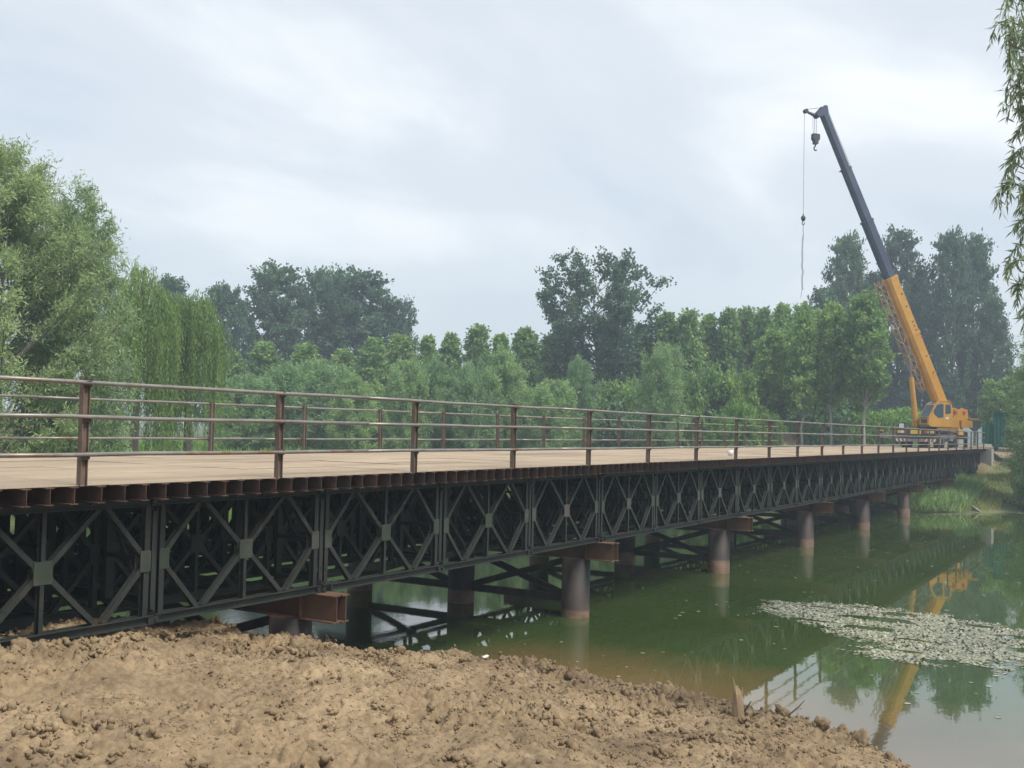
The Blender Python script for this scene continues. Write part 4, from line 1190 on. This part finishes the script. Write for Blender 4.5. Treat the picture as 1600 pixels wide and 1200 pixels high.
for (px, py, n_, tl) in ((1566, -30, 16, 0.36), (1572, 20, 18, 0.36), (1576, 60, 16, 0.34), (1590, -20, 16, 0.42), (1588, 100, 14, 0.32), (1600, 40, 16, 0.40), (1598, 130, 12, 0.30), (1600, 165, 9, 0.26), (1600, 190, 8, 0.24), (1598, 225, 8, 0.24), (1594, 80, 14, 0.34),
                         (1592, 255, 12, 0.28), (1588, 285, 13, 0.30), (1594, 310, 13, 0.30), (1602, 340, 10, 0.28), (1600, 380, 9, 0.26), (1598, 405, 9, 0.26), (1600, 450, 10, 0.26), (1606, 475, 10, 0.28), (1640, 120, 10, 0.5), (1660, 250, 10, 0.5), (1650, 350, 10, 0.45), (1660, 450, 10, 0.45), (1640, 20, 10, 0.5)):
    bough(at_px(px, py, g.uniform(11.2, 12.8)), 3 if py < 250 else 2, n_, tl, 26)
for i in range(46):
    az = g.uniform(0, 6.28); r_ = g.uniform(0.8, 2.3); e_ = np.array((r_ * math.cos(az), 0.2 + r_ * math.sin(az) * 0.9, g.uniform(2.6, 8.0)))
    if e_[1] > 2.0: e_[1] = 2.0
    bough(e_, 3, 9, 0.6, 18)
tm.build('trunk', 'bark', root, True)
link('crown', leaf_mesh('crown', Vs, T, 'lf_near'), root)


# ------------------------------------------------------------------ grass, crop band, reeds
def blades(name, pts, h, w, mat, label, cat, g, lean=0.5, per=1):
    P = pts.copy()
    A = nrm(np.concatenate([g.normal(size=(len(P), 2)) * lean, np.ones((len(P), 1))], 1))
    V = leaf_geo(P, A, h, w, g)
    o = link(name, leaf_mesh(name, [V], [g.uniform(0, 1, len(P))], mat))
    return tag(o, label, cat, kind='stuff')


g = np.random.default_rng(101)


def scatter(n, x0, x1, y0, y1, lo=0.15, clump=1.2, thr=0.35, seed=50, hi=99):
    X = g.uniform(x0, x1, n); Y = g.uniform(y0, y1, n)
    sd = shore_dist(X, Y); dens = vnoise(X / clump + 50, Y / clump + 50, seed)
    ok = (sd > lo) & (sd < hi) & (dens > thr)
    X, Y = X[ok], Y[ok]
    return np.stack([X, Y, ground_z(X, Y) - 0.02], -1)


p1 = scatter(52000, 51, 76, -16, 1.5, 0.3)
p1 = p1[(p1[:, 0] < 71.5) | (p1[:, 1] < -1.5)]
p1 = p1[np.hypot(p1[:, 0] - 72, (p1[:, 1] + 3.6)) > 1.6]
blades('bank_grass', p1, 0.32, 0.035, 'grass', 'yellow green grass on the right bank below the abutment', 'grass', g, 0.6)
p2 = scatter(15000, 50.5, 62, -1.6, 6, 0.05, 1.0, 0.30)
blades('bank_reeds', p2, 0.75, 0.05, 'lf_shrub', 'dark tangled reeds under the far end of the bridge', 'reeds', g, 0.7)
p3 = scatter(60000, -10, 66, 22, 60, 0.2, 2.0, 0.3)
blades('far_bank_grass', p3, 0.55, 0.09, 'lf_bright', 'bright green grass on the far bank behind the railing', 'grass', g, 0.5)
# leafy crop band left of the crane
X = []; Y = []
for k in range(26000):
    px = g.uniform(1165, 1440); d = g.uniform(88, 104); a, b = spot(px, d); X.append(a); Y.append(b)
X = np.array(X); Y = np.array(Y)
hh = 2.6 + 0.9 * vnoise(X / 1.5, Y / 1.5, 77)
p4 = np.stack([X, Y, ground_z(X, Y) + hh * g.uniform(0, 1, len(X)) ** 0.6], -1)
blades('crop_leaves', p4, 0.42, 0.16, 'lf_bright', 'bright green leafy crop band behind the railing left of the crane', 'crops', g, 1.1)
# dark scrub under the trees
X = []; Y = []
for k in range(60000):
    px = g.uniform(330, 1330); d = g.uniform(84, 118); a, b = spot(px, d); X.append(a); Y.append(b)
X = np.array(X); Y = np.array(Y)
hh = 2.2 + 2.2 * vnoise(X / 2.2, Y / 2.2, 78)
p5 = np.stack([X, Y, ground_z(X, Y) + hh * g.uniform(0, 1, len(X)) ** 0.7], -1)
blades('undergrowth', p5, 0.42, 0.24, 'lf_dark', 'dark undergrowth between the trunks behind the bridge', 'undergrowth', g, 1.2)

# distant hill, pale through the haze
hl = MB(); hx, hy = spot(1560, 430); prof = [(-260, 0), (-190, 8), (-120, 17), (-50, 27), (0, 30), (60, 25), (130, 29), (190, 18), (260, 0)]
nn = len(prof)
ridge = []
for k, (a, h) in enumerate(prof):
    for dd, f in ((-40, 0), (-18, 0.6), (0, 1.0), (22, 0.6), (45, 0)):
        ridge.append((hx + a * math.sin(YAW) + dd * math.cos(YAW), hy - a * math.cos(YAW) + dd * math.sin(YAW), -1.5 + h * f))
hl.v = ridge
hl.f = [(k * 5 + j, (k + 1) * 5 + j, (k + 1) * 5 + j + 1, k * 5 + j + 1) for k in range(nn - 1) for j in range(4)]
tag(hl.build('hills', worn('far_wood', (0.04, 0.06, 0.04), (0.06, 0.085, 0.05), 0.05), None, True), kind='structure')

# ------------------------------------------------------------------ sand heap beyond the far railing
sx_, sy_ = spot(1212, 86)
sn = 30; gxs = np.linspace(-1, 1, sn); SX, SY = np.meshgrid(gxs, gxs, indexing='ij'); rr = np.hypot(SX, SY)
SZ = np.clip(1 - rr, 0, 1) ** 0.9 * 2.4 + (vnoise(SX * 6 + 20, SY * 6 + 20, 31) - .5) * 0.45 * (rr < 0.98) - (rr >= 0.98) * 0.3
si = np.arange(sn * sn).reshape(sn, sn); sq = np.stack([si[:-1, :-1], si[1:, :-1], si[1:, 1:], si[:-1, 1:]], -1).reshape(-1, 4)
o = link('earth_heap', fast_mesh('earth_heap', np.stack([SX * 2.9, SY * 2.9, SZ], -1).reshape(-1, 3), sq, 'clod', None, True), None, (sx_, sy_, hz_(sx_, sy_) - 0.1))
tag(o, 'brown earth heap behind the far railing', 'heap')

# ------------------------------------------------------------------ clods on the foreground soil
g = np.random.default_rng(131)


def ico(sub):
    t = (1 + 5 ** 0.5) / 2
    v = [(-1, t, 0), (1, t, 0), (-1, -t, 0), (1, -t, 0), (0, -1, t), (0, 1, t), (0, -1, -t), (0, 1, -t), (t, 0, -1), (t, 0, 1), (-t, 0, -1), (-t, 0, 1)]
    f = [(0, 11, 5), (0, 5, 1), (0, 1, 7), (0, 7, 10), (0, 10, 11), (1, 5, 9), (5, 11, 4), (11, 10, 2), (10, 7, 6), (7, 1, 8), (3, 9, 4), (3, 4, 2), (3, 2, 6), (3, 6, 8), (3, 8, 9), (4, 9, 5), (2, 4, 11), (6, 2, 10), (8, 6, 7), (9, 8, 1)]
    v = [np.array(p) / np.linalg.norm(p) for p in v]
    for _ in range(sub):
        mid = {}; nf = []
        def mp_(a, b):
            k = (min(a, b), max(a, b))
            if k not in mid: m = v[a] + v[b]; v.append(m / np.linalg.norm(m)); mid[k] = len(v) - 1
            return mid[k]
        for a, b, c in f:
            ab, bc, ca = mp_(a, b), mp_(b, c), mp_(c, a); nf += [(a, ab, ca), (b, bc, ab), (c, ca, bc), (ab, bc, ca)]
        f = nf
    return np.array(v), np.array(f)


clod_me = []
for k in range(12):
    v, f = ico(2)
    s = np.array((g.uniform(0.8, 1.3), g.uniform(0.8, 1.3), g.uniform(0.6, 0.9)))
    bumps = nrm(g.normal(size=(9, 3)))
    d = np.ones(len(v))
    for bmp in bumps: c = g.uniform(0.45, 0.7); d = np.where(v @ bmp > c, np.minimum(d, c / (v @ bmp + 1e-6) + 0.03), d)
    d += g.normal(size=len(v)) * 0.11
    clod_me.append(fast_mesh('soil_clod', v * d[:, None] * s, f, 'clod'))


MAT['stone'] = worn('pale_stone', (0.30, 0.29, 0.25), (0.44, 0.42, 0.37), 3, 0.35, 0.65, 0.9)
stone_me = []
for k in range(4):
    c = clod_me[k].copy(); c.materials.clear(); c.materials.append(MAT['stone']); stone_me.append(c)


def soil_pts(n, thr, seed, x0=-5.2, x1=6.0, y0=-9.2, y1=0.9):
    X = g.uniform(x0, x1, n); Y = g.uniform(y0, y1, n)
    sd = shore_dist(X, Y); dens = vnoise(X / 0.8 + 70, Y / 0.8 + 70, seed) + 0.22 * np.clip((X + 1) / 4, -0.3, 1) + 0.2 * np.clip(1.2 - sd, 0, 1)
    ok = (sd > 0.05) & (dens > thr); X, Y = X[ok], Y[ok]
    return np.stack([X, Y, ground_z(X, Y)], -1)


cp = soil_pts(900, 0.55, 91)[:280]
for p in cp:
    s = 0.028 + 0.055 * g.random() ** 2.6
    link('soil_clod', clod_me[g.integers(12)], ground, (p[0], p[1], p[2] + s * 0.15), tuple(g.uniform(0, 6.28, 3)), (s, s, s))
for (x, y, s) in ((-3.18, -2.85, 0.12), (-2.98, -2.6, 0.07), (2.15, -0.35, 0.12), (1.95, -0.55, 0.08), (2.35, -0.2, 0.09), (-1.95, -0.35, 0.13), (-2.1, -0.15, 0.12), (-0.55, -0.45, 0.07), (5.0, -1.6, 0.10), (4.55, -6.3, 0.11), (4.35, -6.85, 0.12), (4.2, -7.35, 0.13), (3.9, -7.75, 0.10), (4.6, -5.0, 0.09), (5.1, -3.0, 0.09), (4.9, -4.2, 0.1), (3.8, -0.6, 0.09), (1.2, -3.4, 0.07), (0.9, -1.8, 0.075), (0.3, -2.5, 0.06)):
    link('soil_clod', clod_me[g.integers(12)], ground, (x, y, hz_(x, y) + s * 0.2), tuple(g.uniform(0, 6.28, 3)), (s, s, s * 0.9))
for k in range(16):
    x, y = g.uniform(54, 64), 0
    y = -3.2 - 0.55 * (x - 55) + g.uniform(-0.6, 0.9)
    s_ = g.uniform(0.12, 0.34)
    if float(shore_dist(np.array([x]), np.array([y]))[0]) > 0.1:
        link('stone', clod_me[g.integers(12)], ground, (x, y, hz_(x, y) + s_ * 0.3), tuple(g.uniform(0, 6.28, 3)), (s_, s_ * 1.2, s_ * 0.8)).data = stone_me[g.integers(4)]
sp_ = soil_pts(90000, 0.30, 92)[:42000]
cc_ = soil_pts(2800, 0.46, 93)
cl_r = 0.02 + 0.06 * g.random(len(cc_)) ** 2.5
sub = []; subs = []
for c0, r0 in zip(cc_, cl_r):
    k = int(4 + 110 * r0)
    o_ = g.normal(size=(k, 3)) * r0 * np.array((0.75, 0.75, 0.35)); sub.append(c0 + o_); subs.append(r0 * g.uniform(0.25, 0.55, k))
nfine = len(sp_)
sp_ = np.concatenate([sp_] + sub)
v0, f0 = ico(0)
n = len(sp_)
size = np.concatenate([0.004 + 0.017 * g.random(nfine) ** 3.0] + subs)
rot = nrm(g.normal(size=(n, 4)))
w_, x_, y_, z_ = rot.T
RM = np.stack([np.stack([1 - 2 * (y_ ** 2 + z_ ** 2), 2 * (x_ * y_ - z_ * w_), 2 * (x_ * z_ + y_ * w_)], -1), np.stack([2 * (x_ * y_ + z_ * w_), 1 - 2 * (x_ ** 2 + z_ ** 2), 2 * (y_ * z_ - x_ * w_)], -1), np.stack([2 * (x_ * z_ - y_ * w_), 2 * (y_ * z_ + x_ * w_), 1 - 2 * (x_ ** 2 + y_ ** 2)], -1)], 1)
jit = v0[None] * (1 + g.normal(size=(n, 12, 1)) * 0.27) * g.uniform(0.5, 1.35, (n, 1, 3))
VV = np.einsum('nij,nkj->nki', RM, jit) * size[:, None, None] + (sp_ + np.stack([0 * size, 0 * size, size * 0.1], -1))[:, None, :]
# fine grains keep six corners and eight faces, clump grains the full twenty
o6 = np.array([0, 3, 1, 2, 4, 6]); v6 = np.array([(1, 0, 0), (-1, 0, 0), (0, 1, 0), (0, -1, 0), (0, 0, 1), (0, 0, -1)], float)
f6 = np.array([(0, 2, 4), (2, 1, 4), (1, 3, 4), (3, 0, 4), (2, 0, 5), (1, 2, 5), (3, 1, 5), (0, 3, 5)])
jf = v6[None] * (1 + g.normal(size=(nfine, 6, 1)) * 0.25) * g.uniform(0.6, 1.35, (nfine, 1, 3))
VF = np.einsum('nij,nkj->nki', RM[:nfine], jf) * size[:nfine, None, None] * 1.15 + sp_[:nfine, None, :]
VC = VV[nfine:]; ncl = len(VC)
FF = np.concatenate([(f6[None] + (np.arange(nfine) * 6)[:, None, None]).reshape(-1, 3), (f0[None] + (np.arange(ncl) * 12)[:, None, None]).reshape(-1, 3) + nfine * 6])
VV = np.concatenate([VF.reshape(-1, 3), VC.reshape(-1, 3)])
tag(link('soil_crumbs', fast_mesh('soil_crumbs', VV.reshape(-1, 3), FF, 'clod')), 'small crumbs of dry tan soil strewn over the near bank', 'soil', kind='stuff')

# ------------------------------------------------------------------ stump, twig, scraps
sx_, sy_ = 4.35, -5.82
st_ = tag(empty('driftwood_stump', (sx_, sy_, hz_(sx_, sy_) + 0.02)), 'splintered upright wooden stump at the water edge in the foreground', 'stump')
q = MB(); q.path([(0, 0, -0.1), (0.005, 0.01, 0.1), (0.0, 0.012, 0.24), (-0.012, 0.03, 0.36), (-0.02, 0.045, 0.43)], [0.085, 0.078, 0.07, 0.055, 0.022], 10)
q.v = [(a + g.normal() * 0.006, b + g.normal() * 0.006, c + g.normal() * 0.008) for a, b, c in q.v]
tr_ = q.build('trunk', 'wood', st_)
q = MB(); q.path([(-0.02, 0.045, 0.40), (-0.03, 0.07, 0.48), (-0.035, 0.085, 0.56)], [0.018, 0.012, 0.003], 5); q.build('splinter', 'wood', st_)
q = MB(); q.path([(0.02, -0.02, 0.34), (0.018, -0.03, 0.43)], [0.02, 0.004], 5); q.build('splinter', 'wood', st_)
q = MB(); q.path([(0.03, -0.05, 0.12), (0.05, -0.10, 0.2), (0.06, -0.13, 0.26)], [0.014, 0.01, 0.005], 5); q.build('side_branch', 'brace', st_)
sx_, sy_ = 4.2, -6.42
q = MB(); q.path([(0, 0, -0.06), (-0.03, 0.05, 0.10), (0.06, -0.06, 0.20), (0.14, -0.15, 0.29), (0.19, -0.21, 0.37)], [0.012, 0.014, 0.012, 0.008, 0.004], 6)
tag(q.build('bent_twig', 'brace', None, True, loc=(sx_, sy_, hz_(sx_, sy_))), 'thin dark bent twig poking from the soil right of the stump', 'twig')
q = MB(); q.v = [(-0.05, -0.02, 0.0), (0.05, -0.025, 0.012), (0.055, 0.015, 0.02), (-0.045, 0.02, 0.008), (-0.05, -0.02, 0.006), (0.05, -0.025, 0.018), (0.055, 0.015, 0.026), (-0.045, 0.02, 0.014)]
q.f = [(0, 3, 2, 1), (4, 5, 6, 7), (0, 1, 5, 4), (1, 2, 6, 5), (2, 3, 7, 6), (3, 0, 4, 7)]
tag(q.build('paper_scrap', 'white', None, loc=(2.73, -3.04, hz_(2.73, -3.04) + 0.03)), 'small white paper scrap lying on the tan soil', 'scrap')
bk = tag(empty('bucket', (23.3, 1.0, 0.008)), 'small white bucket standing on the deck plates', 'bucket')
q = MB(); q.path([(0, 0, 0), (0, 0, 0.16), (0, 0, 0.17), (0, 0, 0.03)], [0.075, 0.095, 0.09, 0.07], 16); q.build('body', 'white', bk, True)
q = MB(); q.path([(0.09 * math.cos(t), 0, 0.16 + 0.07 * math.sin(t)) for t in np.linspace(0, math.pi, 9)], [0.004] * 9, 5); q.build('handle', 'pipe', bk)

# ------------------------------------------------------------------ floating leaves and bits
g = np.random.default_rng(141)
POLY = np.array([(15.84, -2.43), (17.31, -3.54), (17.52, -4.24), (16.81, -6.36), (16.7, -7.94), (16.4, -11), (12.0, -11), (12.37, -8.33), (11.83, -7.34), (11.71, -6.49), (12.03, -5.35), (13.1, -5.9), (13.72, -4.99), (14.86, -3.61)])


def in_poly(x, y, P):
    ins = np.zeros(x.shape, bool); Q = np.roll(P, -1, 0)
    for (ax, ay), (bx, by) in zip(P, Q): ins ^= ((ay > y) != (by > y)) & (x < (bx - ax) * (y - ay) / (by - ay + 1e-12) + ax)
    return ins


X = g.uniform(11.2, 18, 110000); Y = g.uniform(-11, -2, 110000)
wob = (vnoise(X / .35, Y / .35, 61) - .5) * 0.9 + (vnoise(X / 1.2, Y / 1.2, 62) - .5) * 0.9
fz = g.normal(size=len(X)) * 0.16
ok = in_poly(X + wob + fz, Y + wob * 0.6 + g.normal(size=len(X)) * 0.2, POLY) & (vnoise(X / 0.32 + 8, Y / 0.9 + 8, 63) + 0.45 * vnoise(X / 1.1, Y / 1.1, 64) > 0.52)
X, Y = X[ok][:34000], Y[ok][:34000]


def pads(X, Y, r0, r1, tilt, name, label):
    n = len(X); r_ = g.uniform(r0, r1, n); az = g.uniform(0, 6.28, n)
    tl = np.where(g.random(n) < 0.12, g.uniform(0.3, 1.0, n), g.uniform(0, 0.06, n)) * tilt
    ta = g.uniform(0, 6.28, n)
    V = []
    for k in range(6):
        a = az + k * math.pi / 3
        ex = r_ * np.cos(a) * (1.0 if k % 3 else 0.72); ey = r_ * np.sin(a)
        h = (np.cos(a - ta) * np.sin(tl) + np.sin(tl)) * r_
        V.append(np.stack([X + ex * np.cos(tl * 0.6), Y + ey * np.cos(tl * 0.6), ZW + 0.006 + h], -1))
    V = np.stack(V, 1).reshape(-1, 3)
    return tag(link(name, fast_mesh(name, V, np.arange(n * 6).reshape(n, 6), 'pad', {'tint': np.repeat(g.random(n) ** 0.7, 6)})), label, 'floating leaves', kind='stuff')


pads(X, Y, 0.012, 0.036, 1.0, 'floating_leaves', 'patch of pale floating leaves on the water at the right')
X = g.uniform(7, 48, 700); Y = g.uniform(-12, 0, 700)
ok = (shore_dist(X, Y) < -0.5); X, Y = X[ok][:260], Y[ok][:260]
pads(X, Y, 0.02, 0.055, 0.0, 'floating_specks', 'small pale specks drifting across the green water')
X = g.uniform(49, 58, 5000); Y = g.uniform(-9, 1.5, 5000); s_ = shore_dist(X, Y)
ok = (s_ < -0.02) & (s_ > -1.3) & (vnoise(X / .8, Y / .8, 66) > 0.5); X, Y = X[ok][:1800], Y[ok][:1800]
pads(X, Y, 0.03, 0.10, 0.0, 'shore_scum', 'pale scum line along the foot of the right bank')
